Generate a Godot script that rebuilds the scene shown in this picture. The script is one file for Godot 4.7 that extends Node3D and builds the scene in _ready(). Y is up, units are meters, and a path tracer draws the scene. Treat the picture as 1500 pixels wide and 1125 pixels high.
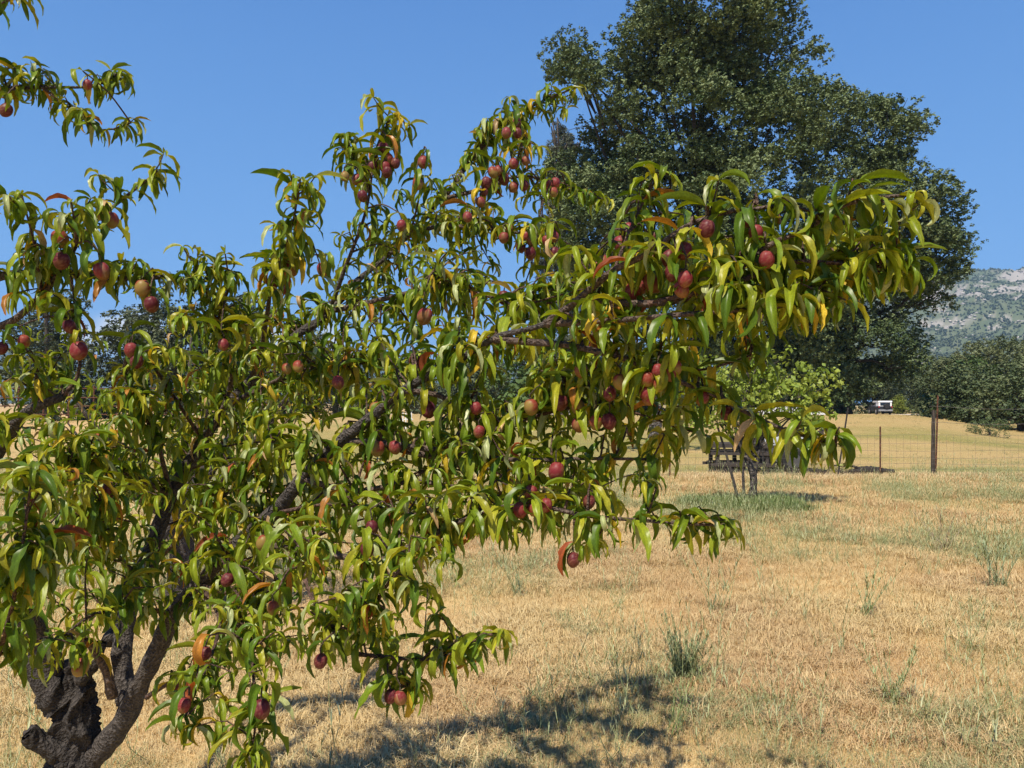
extends Node3D

var rng := RandomNumberGenerator.new()
var counts := {}
var mats := {}
var noise := FastNoiseLite.new()
var fine := FastNoiseLite.new()

# ------------------------------------------------------------------ mesh building
class MB:
	var v := PackedVector3Array()
	var n := PackedVector3Array()
	var uv := PackedVector2Array()
	var c := PackedColorArray()
	var ix := PackedInt32Array()
	var col := Color.WHITE

	func vert(p: Vector3, nn: Vector3, t := Vector2.ZERO) -> int:
		v.append(p)
		n.append(nn)
		uv.append(t)
		c.append(col)
		return v.size() - 1

	func tri(a: int, b: int, d: int) -> void:
		var g := (v[b] - v[a]).cross(v[d] - v[a])
		if g.dot(n[a] + n[b] + n[d]) > 0.0:
			ix.append_array([a, d, b])
		else:
			ix.append_array([a, b, d])

	func quad(a: Vector3, b: Vector3, d: Vector3, e: Vector3, out := Vector3.ZERO) -> void:
		var nn := (b - a).cross(d - a).normalized()
		if out != Vector3.ZERO and nn.dot(out) < 0.0:
			nn = -nn
		var i := vert(a, nn, Vector2(0, 0))
		vert(b, nn, Vector2(1, 0))
		vert(d, nn, Vector2(1, 1))
		vert(e, nn, Vector2(0, 1))
		tri(i, i + 1, i + 2)
		tri(i, i + 2, i + 3)

	# convex solid from a ring of points in the plane, pushed along "by"
	func prism(ring: Array, by: Vector3) -> void:
		var mid := Vector3.ZERO
		for p in ring:
			mid += p
		mid = mid / ring.size() + by * 0.5
		for k in ring.size():
			var a: Vector3 = ring[k]
			var b: Vector3 = ring[(k + 1) % ring.size()]
			quad(a, b, b + by, a + by, (a + b + by) * 0.5 - mid)
		for side in [Vector3.ZERO, by]:
			var out: Vector3 = (side - by * 0.5).normalized()
			var first := v.size()
			for p in ring:
				vert(p + side, out)
			for k in range(1, ring.size() - 1):
				tri(first, first + k, first + k + 1)

	func box(at: Vector3, size: Vector3, turn := Basis.IDENTITY) -> void:
		var h := size * 0.5
		var ring := []
		for q in [Vector3(-h.x, -h.y, -h.z), Vector3(h.x, -h.y, -h.z), Vector3(h.x, h.y, -h.z), Vector3(-h.x, h.y, -h.z)]:
			ring.append(at + turn * q)
		prism(ring, turn * Vector3(0, 0, size.z))

	func tube(pts: Array, radii: Array, sides := 7, rough: FastNoiseLite = null, amount := 0.0, cap := true) -> void:
		var side := Vector3.UP.cross(pts[1] - pts[0])
		if side.length() < 0.001 * (pts[1] - pts[0]).length() + 1e-9:
			side = Vector3.RIGHT
		side = side.normalized()
		var first := v.size()
		var along := 0.0
		for k in pts.size():
			var t: Vector3 = (pts[mini(k + 1, pts.size() - 1)] - pts[maxi(k - 1, 0)]).normalized()
			side = (side - t * side.dot(t)).normalized()
			var up := t.cross(side)
			if k > 0:
				along += (pts[k] - pts[k - 1]).length()
			for s in sides + 1:
				var a := TAU * s / sides
				var d := side * cos(a) + up * sin(a)
				var r: float = radii[k]
				if rough:
					var q: Vector3 = pts[k] + d * r
					r *= 1.0 + amount * rough.get_noise_3dv(q * 700.0) * 2.0
				vert(pts[k] + d * r, d, Vector2(float(s) / sides, along))
		for k in pts.size() - 1:
			for s in sides:
				var a := first + k * (sides + 1) + s
				var b := a + sides + 1
				tri(a, b, b + 1)
				tri(a, b + 1, a + 1)
		if cap:
			for k in [0, pts.size() - 1]:
				var t: Vector3 = (pts[0] - pts[1]).normalized() if k == 0 else (pts[k] - pts[k - 1]).normalized()
				var m := vert(pts[k], t)
				var e := v.size()
				for s in sides + 1:
					vert(v[first + k * (sides + 1) + s], t)
				for s in sides:
					tri(m, e + s, e + s + 1)

	func smooth_from(first: int) -> void:   # recompute normals of what was added since
		var acc := {}
		for k in range(first, v.size()):
			acc[v[k].snapped(Vector3.ONE * 1e-5)] = Vector3.ZERO
		for k in range(0, ix.size(), 3):
			if ix[k] >= first:
				var g := (v[ix[k + 2]] - v[ix[k]]).cross(v[ix[k + 1]] - v[ix[k]])
				for j in 3:
					acc[v[ix[k + j]].snapped(Vector3.ONE * 1e-5)] += g
		for k in range(first, v.size()):
			var s: Vector3 = acc[v[k].snapped(Vector3.ONE * 1e-5)]
			if s.length() > 1e-12:
				n[k] = s.normalized()

	func done() -> ArrayMesh:
		var a := []
		a.resize(Mesh.ARRAY_MAX)
		a[Mesh.ARRAY_VERTEX] = v
		a[Mesh.ARRAY_NORMAL] = n
		a[Mesh.ARRAY_TEX_UV] = uv
		a[Mesh.ARRAY_COLOR] = c
		a[Mesh.ARRAY_INDEX] = ix
		var m := ArrayMesh.new()
		m.add_surface_from_arrays(Mesh.PRIMITIVE_TRIANGLES, a)
		return m

func curve(pts: Array, step: float) -> Array:   # a smooth line through points
	var out := []
	for k in pts.size() - 1:
		var a: Vector3 = pts[maxi(k - 1, 0)]
		var b: Vector3 = pts[k]
		var d: Vector3 = pts[k + 1]
		var e: Vector3 = pts[mini(k + 2, pts.size() - 1)]
		var m := maxi(1, int(ceil((d - b).length() / step)))
		for j in m:
			out.append(b.cubic_interpolate(d, a, e, float(j) / m))
	out.append(pts[-1])
	return out

func taper(count: int, r0: float, r1: float) -> Array:
	var r := []
	for k in count:
		r.append(lerpf(r0, r1, pow(float(k) / maxf(1.0, count - 1.0), 0.8)))
	return r

# ------------------------------------------------------------------ nodes
func numbered(parent: Node, called: String) -> String:
	var key := [parent, called]
	var k: int = counts.get(key, -1) + 1
	counts[key] = k
	return called if k == 0 else "%s_%03d" % [called, k]

func part(called: String, m: Mesh, mat: Material, parent: Node = self, label := "") -> MeshInstance3D:
	var o := MeshInstance3D.new()
	o.name = numbered(parent, called)
	o.mesh = m
	o.material_override = mat
	if label:
		o.set_meta("label", label)
	parent.add_child(o, true)
	return o

func tag(o: Node, label: String, category := "", group := "", kind := "") -> Node:
	o.set_meta("label", label)
	if category:
		o.set_meta("category", category)
	if group:
		o.set_meta("group", group)
	if kind:
		o.set_meta("kind", kind)
	return o

func thing(called: String, at: Vector3, label: String, category: String, group := "", turn := 0.0) -> Node3D:
	var o := Node3D.new()
	o.name = numbered(self, called)
	o.position = at
	o.rotation.y = turn
	add_child(o, true)
	tag(o, label, category, group)
	return o

func scatter(called: String, m: Mesh, mat: Material, where: Array, tints: Array, parent: Node = self) -> MultiMeshInstance3D:
	var mm := MultiMesh.new()
	mm.transform_format = MultiMesh.TRANSFORM_3D
	mm.use_colors = true
	mm.mesh = m
	mm.instance_count = where.size()
	for i in where.size():
		mm.set_instance_transform(i, where[i])
		mm.set_instance_color(i, tints[i])
	var o := MultiMeshInstance3D.new()
	o.name = numbered(parent, called)
	o.multimesh = mm
	o.material_override = mat
	o.set_meta("kind", "stuff")
	parent.add_child(o, true)
	return o

# ------------------------------------------------------------------ materials
func lin(r: float, g: float, b: float) -> Color:
	return Color(r, g, b).linear_to_srgb()

func plain(key: String, color: Color, rough := 0.8, metal := 0.0) -> StandardMaterial3D:
	if not mats.has(key):
		var m := StandardMaterial3D.new()
		m.resource_name = key
		m.albedo_color = color
		m.roughness = rough
		m.metallic = metal
		mats[key] = m
	return mats[key]

func rr(a: float, b: float) -> float:
	return rng.randf_range(a, b)

func grain(w: int, h: int, base: float, spread: float, sx: float, sy: float, seed_: int, steps := 4) -> Image:
	var f := FastNoiseLite.new()
	f.seed = seed_
	f.frequency = 1.0
	f.fractal_octaves = steps
	var im := Image.create(w, h, false, Image.FORMAT_RGB8)
	for y in h:
		for x in w:   # wraps round in both directions
			var a := TAU * x / w
			var b := TAU * y / h
			var q := base + spread * (f.get_noise_3d(cos(a) * sx, sin(a) * sx + cos(b) * sy, sin(b) * sy))
			q = clampf(q, 0.0, 1.0)
			im.set_pixel(x, y, Color(q, q, q))
	return im

func make_materials() -> void:
	# bark: cracked, grey over brown
	var bark := StandardMaterial3D.new()
	bark.resource_name = "bark"
	var im := grain(256, 256, 0.5, 1.1, 2.2, 2.2, 3, 5)
	bark.heightmap_enabled = true
	bark.heightmap_texture = ImageTexture.create_from_image(im)
	bark.heightmap_scale = 1.1
	var ci := Image.create(256, 256, false, Image.FORMAT_RGB8)
	for y in 256:
		for x in 256:
			var q: float = im.get_pixel(x, y).r
			var k := lin(lerpf(0.05, 0.27, q * q), lerpf(0.042, 0.245, q * q), lerpf(0.036, 0.225, q * q))
			ci.set_pixel(x, y, k)
	bark.albedo_texture = ImageTexture.create_from_image(ci)
	bark.uv1_triplanar = true
	bark.uv1_scale = Vector3(7, 7, 7)
	bark.roughness = 0.9
	bark.vertex_color_use_as_albedo = true
	mats["bark"] = bark
	# far bark
	var fb := bark.duplicate()
	fb.uv1_scale = Vector3.ONE * 1.2
	fb.heightmap_scale = 3.0
	mats["oak_bark"] = fb
	# peach leaf: pale midrib, side veins, mottling
	var li := Image.create(128, 256, false, Image.FORMAT_RGB8)
	for y in 256:
		for x in 128:
			var u := absf(x - 63.5) / 63.5
			var t := y / 255.0
			var g := 0.86 + 0.10 * fine.get_noise_2d(x * 2.0, y * 2.0) + 0.10 * noise.get_noise_2d(x * 3.0, y * 1.5)
			var vein := absf(fposmod(t * 17.0 - u * 1.5, 1.0) - 0.5)
			g += 0.05 * smoothstep(0.40, 0.5, vein) * (1.0 - u)
			g -= 0.03 * smoothstep(0.25, 0.05, vein)
			var mid := smoothstep(0.055, 0.015, u)
			var k := Color(g, g, g).lerp(Color(1.0, 0.98, 0.80), mid * 0.75)
			var edge := smoothstep(0.86, 1.0, u)
			k = k.lerp(Color(0.95, 0.72, 0.5), edge * 0.25)
			li.set_pixel(x, y, k)
	var lt := ImageTexture.create_from_image(li)
	for k in LEAF_TONES.size() + 1:
		var m := StandardMaterial3D.new()
		m.resource_name = "peach_leaf"
		m.albedo_texture = lt
		m.roughness = 0.36
		m.metallic_specular = 0.36
		m.backlight_enabled = true
		m.backlight = Color(0.80, 0.77, 0.32)
		if k == LEAF_TONES.size():
			m.vertex_color_use_as_albedo = true
			mats["leaf"] = m
		else:
			var c: Color = LEAF_TONES[k]
			m.albedo_color = c.linear_to_srgb()
			mats["leaf%d" % k] = m
	# small far leaves and grass, tinted per copy
	for row in [["foliage", 0.55, 0.35], ["straw", 0.75, 0.35], ["weed", 0.7, 0.3], ["sapling_leaf", 0.4, 0.8]]:
		var m := StandardMaterial3D.new()
		m.resource_name = row[0]
		m.vertex_color_use_as_albedo = true
		m.roughness = row[1]
		m.metallic_specular = 0.35
		m.backlight_enabled = true
		m.backlight = Color(1.0, 1.0, 0.7) * row[2]
		mats[row[0]] = m
	# fruit skin
	var pm := StandardMaterial3D.new()
	pm.resource_name = "fruit_skin"
	pm.vertex_color_use_as_albedo = true
	pm.roughness = 0.45
	pm.metallic_specular = 0.32
	mats["fruit"] = pm
	# dry ground: straw litter over pale soil
	var gi := grain(1024, 1024, 0.52, 0.5, 6.0, 6.0, 9, 5)
	for y in 1024:
		for x in 1024:
			var q: float = gi.get_pixel(x, y).r
			gi.set_pixel(x, y, Color(0.60, 0.50, 0.35).lerp(Color(0.88, 0.78, 0.58), q))
	for k in 30000:
		var p := Vector2(rr(0, 1024), rr(0, 1024))
		var d := Vector2.from_angle(rr(0, TAU))
		var q := rr(0, 1)
		var k2 := Color(0.56, 0.44, 0.29).lerp(Color(0.97, 0.89, 0.70), q)
		for j in int(rr(8, 34)):
			gi.set_pixel(posmod(int(p.x), 1024), posmod(int(p.y), 1024), k2)
			p += d
	var gm := StandardMaterial3D.new()
	gm.resource_name = "dry_ground"
	gm.albedo_texture = ImageTexture.create_from_image(gi)
	gm.uv1_triplanar = true
	gm.uv1_world_triplanar = true
	gm.uv1_scale = Vector3.ONE * 1.15
	gm.vertex_color_use_as_albedo = true
	gm.roughness = 0.95
	gm.metallic_specular = 0.2
	mats["ground"] = gm
	# weathered timber
	var wi := grain(64, 256, 0.5, 0.9, 3.0, 0.6, 21, 4)
	var wm := StandardMaterial3D.new()
	wm.resource_name = "weathered_timber"
	wm.albedo_texture = ImageTexture.create_from_image(wi)
	wm.albedo_color = lin(0.24, 0.19, 0.15)
	wm.uv1_triplanar = true
	wm.uv1_scale = Vector3(3, 1.0, 3)
	wm.heightmap_enabled = true
	wm.heightmap_texture = wm.albedo_texture
	wm.heightmap_scale = 0.6
	wm.roughness = 0.9
	mats["timber"] = wm
	# rust
	var rm := wm.duplicate()
	rm.albedo_texture = ImageTexture.create_from_image(grain(128, 128, 0.55, 0.9, 2.5, 2.5, 33, 4))
	rm.albedo_color = lin(0.34, 0.14, 0.075)
	rm.uv1_scale = Vector3(4, 4, 4)
	rm.heightmap_scale = 0.1
	mats["rust"] = rm
	# mountain side
	var mm := StandardMaterial3D.new()
	mm.resource_name = "mountain_side"
	mm.vertex_color_use_as_albedo = true
	mm.roughness = 0.95
	mm.metallic_specular = 0.2
	mats["mountain"] = mm

# ------------------------------------------------------------------ peach tree
const LEAF_TONES := [Color(0.125, 0.225, 0.019), Color(0.22, 0.325, 0.023), Color(0.345, 0.43, 0.028), Color(0.49, 0.495, 0.038), Color(0.80, 0.58, 0.05), Color(0.60, 0.27, 0.05), Color(0.46, 0.12, 0.045), Color(0.55, 0.62, 0.28), Color(0.72, 0.50, 0.25)]
const LEAF_SHARE := [0.27, 0.31, 0.23, 0.11, 0.022, 0.018, 0.008, 0.024, 0.008]
var tree: Node3D
var tree_at := Vector3(-1.38, 0.0, -2.45)
var wood := []        # points along the limbs: [point, radius]
var leaf_meshes := []
var leaves := []      # [transform, mesh number, tone]
var twigs := MB.new()
var fruit_meshes := []

func leaf_shape(bend0: float, bend1: float, fold: float, wave: float, twist: float, phase: float, quick := 0.85) -> ArrayMesh:
	var b := MB.new()
	var p := Vector3.ZERO
	var steps := 12
	var rows := []
	var bitten := rng.randi_range(5, 10) if rng.randf() < 0.4 else -1   # some leaves are nibbled at the edge
	var bite_side := 0 if rng.randf() < 0.5 else 4
	for k in steps + 1:
		var t := float(k) / steps
		var pitch := lerpf(bend0, bend1, pow(t, quick))
		var dir := Vector3(cos(pitch), sin(pitch), 0)
		if k > 0:
			p += dir / steps
		var up := Vector3(-sin(pitch), cos(pitch), 0)
		var tw := twist * t
		var side := Vector3(0, 0, 1).rotated(dir, tw)
		up = up.rotated(dir, tw)
		var w := 0.007
		if t > 0.05:
			var q := (t - 0.05) / 0.95
			w = 0.007 + 0.116 * pow(maxf(0.0, sin(PI * pow(q, 0.82))), 0.75) * (1.0 - 0.25 * q)
			if k == steps:
				w = 0.001
		rows.append([p, side, up, w, t])
	for k in steps + 1:
		var row: Array = rows[k]
		for s in 5:
			var u := (s - 2) / 2.0
			if s == bite_side and (k == bitten or k == bitten + 1):
				u *= 0.62
			var lift: float = absf(u) * fold * row[3]
			lift += wave * sin(row[4] * 21.0 + phase + (1.7 if u > 0 else 0.0)) * absf(u) * absf(u) * minf(1.0, row[3] * 12.0)
			b.vert(row[0] + row[1] * (u * row[3] * (1.0 - 0.18 * fold)) + row[2] * lift, row[2], Vector2((u + 1.0) / 2.0, row[4]))
	for k in steps:
		for s in 4:
			var a := k * 5 + s
			b.tri(a, a + 5, a + 6)
			b.tri(a, a + 6, a + 1)
	b.smooth_from(0)
	return b.done()

func pick_tone() -> int:
	var q := rng.randf()
	for k in LEAF_SHARE.size():
		q -= LEAF_SHARE[k]
		if q < 0:
			return k
	return 1

func put_leaf(at: Vector3, yaw: float, size: float, roll: float, tone: int) -> void:
	var b := Basis(Vector3.UP, yaw) * Basis(Vector3.RIGHT, roll)
	leaves.append([Transform3D(b.scaled(Vector3.ONE * size), at), rng.randi_range(0, leaf_meshes.size() - 1), tone])

# leaves spiral along a twig; a tuft of young ones at its tip
func dress(pts: Array, from: float, size: float) -> void:
	var total := 0.0
	for k in pts.size() - 1:
		total += (pts[k + 1] - pts[k]).length()
	var at := 0.0
	var next := total * (1.0 - from)
	var az := rr(0, TAU)
	var warm := rng.randf() < 0.11     # some shoots have turned yellow or orange
	for k in pts.size() - 1:
		var d: Vector3 = pts[k + 1] - pts[k]
		while next < at + d.length():
			var t := next / total
			var p: Vector3 = pts[k] + d * ((next - at) / d.length())
			for j in (2 if rng.randf() < 0.22 else 1):
				var s := size * rr(0.6, 1.22) * (1.0 if t < 0.9 else 0.8)
				var tone := pick_tone()
				if warm and rng.randf() < 0.35:
					tone = [3, 3, 4, 3][rng.randi_range(0, 3)]
				put_leaf(p, az + rr(-0.4, 0.4), s, rr(-0.35, 0.35), tone)
				az += 2.4
			next += rr(0.0125, 0.025)
		at += d.length()
	for j in 4:
		put_leaf(pts[-1], az + j * 1.7 + rr(-0.3, 0.3), size * rr(0.45, 0.9), rr(-0.3, 0.3), [2, 3, 7, 1][j])

func limb(given: Array, r0: float, r1: float, leafy: float) -> void:
	var pts := curve(given, 0.03 if r0 > 0.009 else 0.05)
	for k in range(1, pts.size() - 1):
		pts[k] += Vector3(noise.get_noise_3dv(pts[k] * 300.0), noise.get_noise_3dv(pts[k] * 300.0 + Vector3(90, 0, 0)), noise.get_noise_3dv(pts[k] * 300.0 + Vector3(0, 90, 0))) * minf(0.012, r0 * 0.5)
	var radii := taper(pts.size(), r0, r1)
	if r0 > 0.015:
		for k in pts.size():   # swellings at old spurs
			radii[k] *= 1.0 + 0.16 * noise.get_noise_1d(k * 40.0 + r0 * 9000.0)
	for k in pts.size():
		wood.append([pts[k], radii[k]])
	if r0 >= 0.0085:
		var b := MB.new()
		b.col = Color(0.56, 0.53, 0.52) if r0 > 0.02 else Color(0.9, 0.72, 0.62)
		b.tube(pts, radii, 12 if r0 > 0.02 else 8, noise, 0.14 if r0 > 0.02 else 0.05)
		b.smooth_from(0)
		part("branch", b.done(), mats.bark, tree)
	else:
		twigs.col = Color(0.85, 0.55, 0.45)
		twigs.tube(pts, radii, 6)
	if leafy == 0.0:
		for k in range(pts.size() / 4, pts.size()):
			if radii[k] < 0.036 and rng.randf() < 0.55:
				var d := Vector3(rr(-1, 1), rr(-0.2, 1.0), rr(-1, 1)).normalized() * rr(0.06, 0.2)
				var spur := curve([pts[k], pts[k] + d * 0.5, pts[k] + d + Vector3(0, 0.015, 0)], 0.03)
				twigs.col = Color(0.85, 0.6, 0.48)
				twigs.tube(spur, taper(spur.size(), 0.003, 0.0016), 5)
				dress(spur, 0.6, 0.11)
	if leafy > 0.0:
		dress(pts, leafy, 0.096)
		# short spurs that carry rosettes
		var k := int(pts.size() * (1.0 - leafy))
		while k < pts.size() - 1:
			if rng.randf() < (0.13 if pts[k].z > -1.85 else 0.27):
				var d := Vector3(rr(-1, 1), rr(0.1, 1.0), rr(-1, 1)).normalized() * rr(0.03, 0.09)
				var spur := curve([pts[k], pts[k] + d * 0.6, pts[k] + d + Vector3(0, 0.01, 0)], 0.03)
				twigs.tube(spur, taper(spur.size(), 0.0025, 0.0015), 5)
				dress(spur, 0.8, 0.112)
			k += 1

func shoots(tips: Array) -> void:
	for tip in tips:
		var best := 9.0
		var from: Array = wood[0]
		for w in wood:
			var d: float = (w[0] - tip).length() + (0.12 if w[0].y > tip.y else 0.0) + w[1] * 1.5
			if d < best and d > 0.05:
				best = d
				from = w
		var a: Vector3 = from[0]
		var to: Vector3 = tip
		var mid := a.lerp(to, 0.5) + Vector3(rr(-0.03, 0.03), 0.03, rr(-0.03, 0.03))
		var pts := curve([a, mid, to], 0.05)
		twigs.col = Color(0.85, 0.55, 0.42)
		twigs.tube(pts, taper(pts.size(), minf(0.0045, from[1] * 0.8), 0.0015), 5)
		var l := (to - a).length()
		dress(pts, clampf(0.26 / maxf(l, 0.05), 0.3, 0.95), rr(0.082, 0.1))

func fruit_shape(kind: int) -> ArrayMesh:
	var b := MB.new()
	var rows := 18
	var cols := 26
	for y in rows + 1:
		for x in cols + 1:
			var th := PI * y / rows
			var ph := TAU * x / cols
			var d := Vector3(sin(th) * cos(ph), cos(th), sin(th) * sin(ph))
			var r := 1.0
			var suture := exp(-pow(absf(wrapf(ph, -PI, PI)) * 5.0, 2.0)) * sin(th)
			r -= 0.07 * suture
			r -= 0.16 * exp(-pow(th * 3.2, 2.0))        # hollow at the stalk
			r += 0.05 * exp(-pow((PI - th) * 5.0, 2.0))  # small point below
			var q := noise.get_noise_3dv(d * 60.0 + Vector3(kind * 200.0, 0, 0))
			var f := fine.get_noise_3dv(d * 160.0)
			var blush := clampf(0.55 + 0.55 * d.y + 0.9 * q + 0.3 * d.x, 0.0, 1.0)
			var red := Color(0.19, 0.024, 0.03)
			var ground := Color(0.21, 0.10, 0.032)
			if kind == 1:
				red = Color(0.095, 0.013, 0.02)
				ground = Color(0.11, 0.035, 0.02)
				blush = clampf(blush + 0.25, 0.0, 1.0)
			elif kind == 2:
				red = Color(0.22, 0.04, 0.026)
				ground = Color(0.24, 0.17, 0.04)
				blush = clampf(blush - 0.18, 0.0, 1.0)
			elif kind == 0:
				blush = clampf(blush + 0.2, 0.0, 1.0)
			var c := ground.lerp(red, smoothstep(0.2, 0.75, blush))
			c = c.lerp(Color(0.30, 0.14, 0.09), clampf(f * 1.2, 0.0, 0.45))
			if kind == 3:   # healed brown cracks that run from the stalk
				var crack := absf(fposmod(ph / TAU * 3.0 + 0.12 * q, 1.0) - 0.5)
				if crack < 0.09 and th > 0.25 and th < 2.7:
					c = c.lerp(Color(0.30, 0.17, 0.09), smoothstep(0.09, 0.03, crack))
					r -= 0.09 * smoothstep(0.09, 0.02, crack)
			r += 0.03 * q
			b.col = c
			b.vert(d * r * Vector3(0.91, 1.12, 0.93), d)
	for y in rows:
		for x in cols:
			var a := y * (cols + 1) + x
			b.tri(a, a + cols + 1, a + cols + 2)
			b.tri(a, a + cols + 2, a + 1)
	b.smooth_from(0)
	return b.done()

func fruit(at: Vector3, r: float, kind: int) -> void:
	var o := part("peach", fruit_meshes[kind], mats.fruit, tree)
	o.position = at
	o.scale = Vector3.ONE * r * rr(0.86, 1.0)
	o.rotation = Vector3(rr(-0.35, 0.35), rr(0, TAU), rr(-0.35, 0.35))
	if kind == 3:
		o.set_meta("label", "split peach with healed brown cracks")
	# short stalk up to the nearest wood
	twigs.col = Color(0.5, 0.42, 0.25)
	var top := at + Vector3(0, r * 0.85, 0)
	var pts := [top, top + Vector3(rr(-0.004, 0.004), 0.012, rr(-0.004, 0.004)), top + Vector3(rr(-0.012, 0.012), 0.026, rr(-0.012, 0.012))]
	twigs.tube(pts, [0.0022, 0.0018, 0.002], 5)
	var best := 0.5
	var from := Vector3.ZERO
	for w in wood:
		var d: float = (w[0] - pts[2]).length()
		if d < best:
			best = d
			from = w[0]
	if best < 0.5 and best > 0.01:
		twigs.col = Color(0.8, 0.55, 0.42)
		var run := curve([from, from.lerp(pts[2], 0.5) + Vector3(0, 0.02, 0), pts[2]], 0.05)
		twigs.tube(run, taper(run.size(), 0.0035, 0.002), 5)
	var az := rr(0, TAU)
	for j in 2:
		put_leaf(pts[2], az + j * 2.6, rr(0.08, 0.12), rr(-0.3, 0.3), pick_tone())

func gnarl(pts: Array, radii: Array, sides: int, amount: float) -> ArrayMesh:
	var b := MB.new()
	b.col = Color(0.36, 0.34, 0.33)
	var line := curve(pts, 0.008)
	var r := []
	for k in line.size():
		var t := float(k) / (line.size() - 1) * (radii.size() - 1)
		var i := mini(int(t), radii.size() - 2)
		r.append(lerpf(radii[i], radii[i + 1], t - i))
	b.tube(line, r, sides)
	var skin := b.v.duplicate()
	for k in skin.size():   # ridged, deeply furrowed bark
		var q: Vector3 = skin[k]
		var ridge := 1.0 - 2.0 * absf(noise.get_noise_3d(q.x * 1300.0, q.y * 420.0, q.z * 1300.0))
		var lump := noise.get_noise_3dv(q * 260.0)
		var crack := 1.0 - 2.0 * absf(noise.get_noise_3d(q.x * 2600.0, q.y * 1100.0, q.z * 2600.0))
		b.v[k] = q + b.n[k] * ((pow(maxf(ridge, 0.0), 2.0) - 0.5) * amount * 1.3 + (crack - 0.5) * amount * 0.35 + lump * amount * 0.9 + 0.25 * amount * fine.get_noise_3d(q.x * 1500.0, q.y * 700.0, q.z * 1500.0))
	b.smooth_from(0)
	return b.done()

func build_peach_tree() -> void:
	tree = Node3D.new()
	tree.name = "peach_tree"
	add_child(tree, true)
	tag(tree, "old peach tree full of drooping leaves and reddish fruit, filling the foreground", "fruit tree")
	for k in 16:   # arch out, then hang
		leaf_meshes.append(leaf_shape(rr(0.1, 0.9), rr(-2.0, -1.35), rr(0.3, 1.1), rr(0.010, 0.024), rr(-1.0, 1.0), rr(0, 6), rr(0.4, 0.7)))
	for k in 9:    # curl right round
		leaf_meshes.append(leaf_shape(rr(0.2, 1.0), rr(-3.4, -2.3), rr(0.5, 1.2), rr(0.012, 0.028), rr(-1.2, 1.2), rr(0, 6), rr(0.7, 1.1)))
	for k in 4:    # young, held out
		leaf_meshes.append(leaf_shape(rr(0.4, 1.0), rr(-1.2, -0.2), rr(0.5, 1.2), rr(0.008, 0.016), rr(-0.7, 0.7), rr(0, 6)))
	for k in 4:
		fruit_meshes.append(fruit_shape(k))
	# trunk with its sawn stub and hollow head
	var base := tree_at
	part("trunk", gnarl([base + Vector3(0.02, -0.15, 0), base + Vector3(0.0, 0.1, 0), base + Vector3(-0.02, 0.35, 0), base + Vector3(0.0, 0.55, 0), base + Vector3(0.0, 0.72, 0), base + Vector3(0.02, 0.80, 0)], [0.13, 0.08, 0.066, 0.062, 0.055, 0.02], 64, 0.026), mats.bark, tree)
	part("sawn_stub", gnarl([base + Vector3(0.0, 0.50, 0.02), base + Vector3(-0.05, 0.55, 0.07), base + Vector3(-0.085, 0.60, 0.09)], [0.042, 0.026, 0.024], 22, 0.009), mats.bark, tree)
	part("sawn_stub", gnarl([base + Vector3(0.03, 0.74, 0.02), base + Vector3(0.08, 0.80, 0.03), base + Vector3(0.095, 0.85, 0.02)], [0.03, 0.02, 0.014], 14, 0.008), mats.bark, tree)
	part("sawn_stub", gnarl([base + Vector3(-0.03, 0.66, 0.02), base + Vector3(-0.09, 0.76, 0.05), base + Vector3(-0.13, 0.83, 0.04)], [0.05, 0.03, 0.012], 18, 0.014), mats.bark, tree)
	lay_out_limbs()
	# the far side of the crown, which shades the grass behind
	limb([Vector3(-1.35, 0.8, -2.6), Vector3(-1.3, 1.3, -3.2), Vector3(-1.2, 1.65, -3.9)], 0.025, 0.006, 0.4)
	lay_out_shoots()
	lay_out_fruit()
	part("twigs", twigs.done(), mats.bark, tree).set_meta("kind", "stuff")
	# the leaves that show largest are parts of their own, the others one mass
	var eye := Vector3(0, 1.6, 0)
	var order := []
	for k in leaves.size():
		var p: Vector3 = leaves[k][0].origin
		var seen := p.z < -1.0 and absf(p.x / p.z) < 0.655 and absf((p.y - 1.6) / p.z) < 0.48
		order.append([leaves[k][0].basis.x.length() / (p - eye).length() * (1.0 if seen else 0.01), k])
	order.sort_custom(func(a, b): return a[0] > b[0])
	for k in 300:
		var l: Array = leaves[order[k][1]]
		part("leaf", leaf_meshes[l[1]], mats["leaf%d" % l[2]], tree).transform = l[0]
	var where := []
	var tints := []
	for m in leaf_meshes:
		where.append([])
		tints.append([])
	for k in range(300, order.size()):
		var l: Array = leaves[order[k][1]]
		var c: Color = LEAF_TONES[l[2]]
		where[l[1]].append(l[0])
		tints[l[1]].append(c * rr(0.8, 1.2))
	var all := Node3D.new()
	all.name = "foliage"
	all.set_meta("kind", "stuff")
	tree.add_child(all, true)
	for k in leaf_meshes.size():
		scatter("leaf_mass", leaf_meshes[k], mats.leaf, where[k], tints[k], all)
	print("leaves ", leaves.size())

# ------------------------------------------------------------------ ground
func high(x: float, z: float) -> float:
	var d := -z
	var h := 0.03 * noise.get_noise_2d(x * 20.0, z * 20.0) * smoothstep(3.0, 8.0, Vector2(x, z).length())
	# a long low bank behind the fence, falling away to the right
	var az := rad_to_deg(atan2(x, maxf(d, 0.1)))
	var crest := lerpf(0.86, -0.35, smoothstep(26.0, 35.0, az)) * smoothstep(-40.0, -20.0, az)
	h += crest * smoothstep(18.5, 46.0, d) * (1.0 - smoothstep(49.0, 60.0, d)) - 0.12 * smoothstep(17.5, 21.0, d) * (1.0 - smoothstep(21.0, 27.0, d))
	h -= 1.6 * smoothstep(112.0, 160.0, d)
	h += 0.10 * noise.get_noise_2d(x * 3.0, z * 3.0) * smoothstep(18.0, 40.0, d)
	return h

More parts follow.
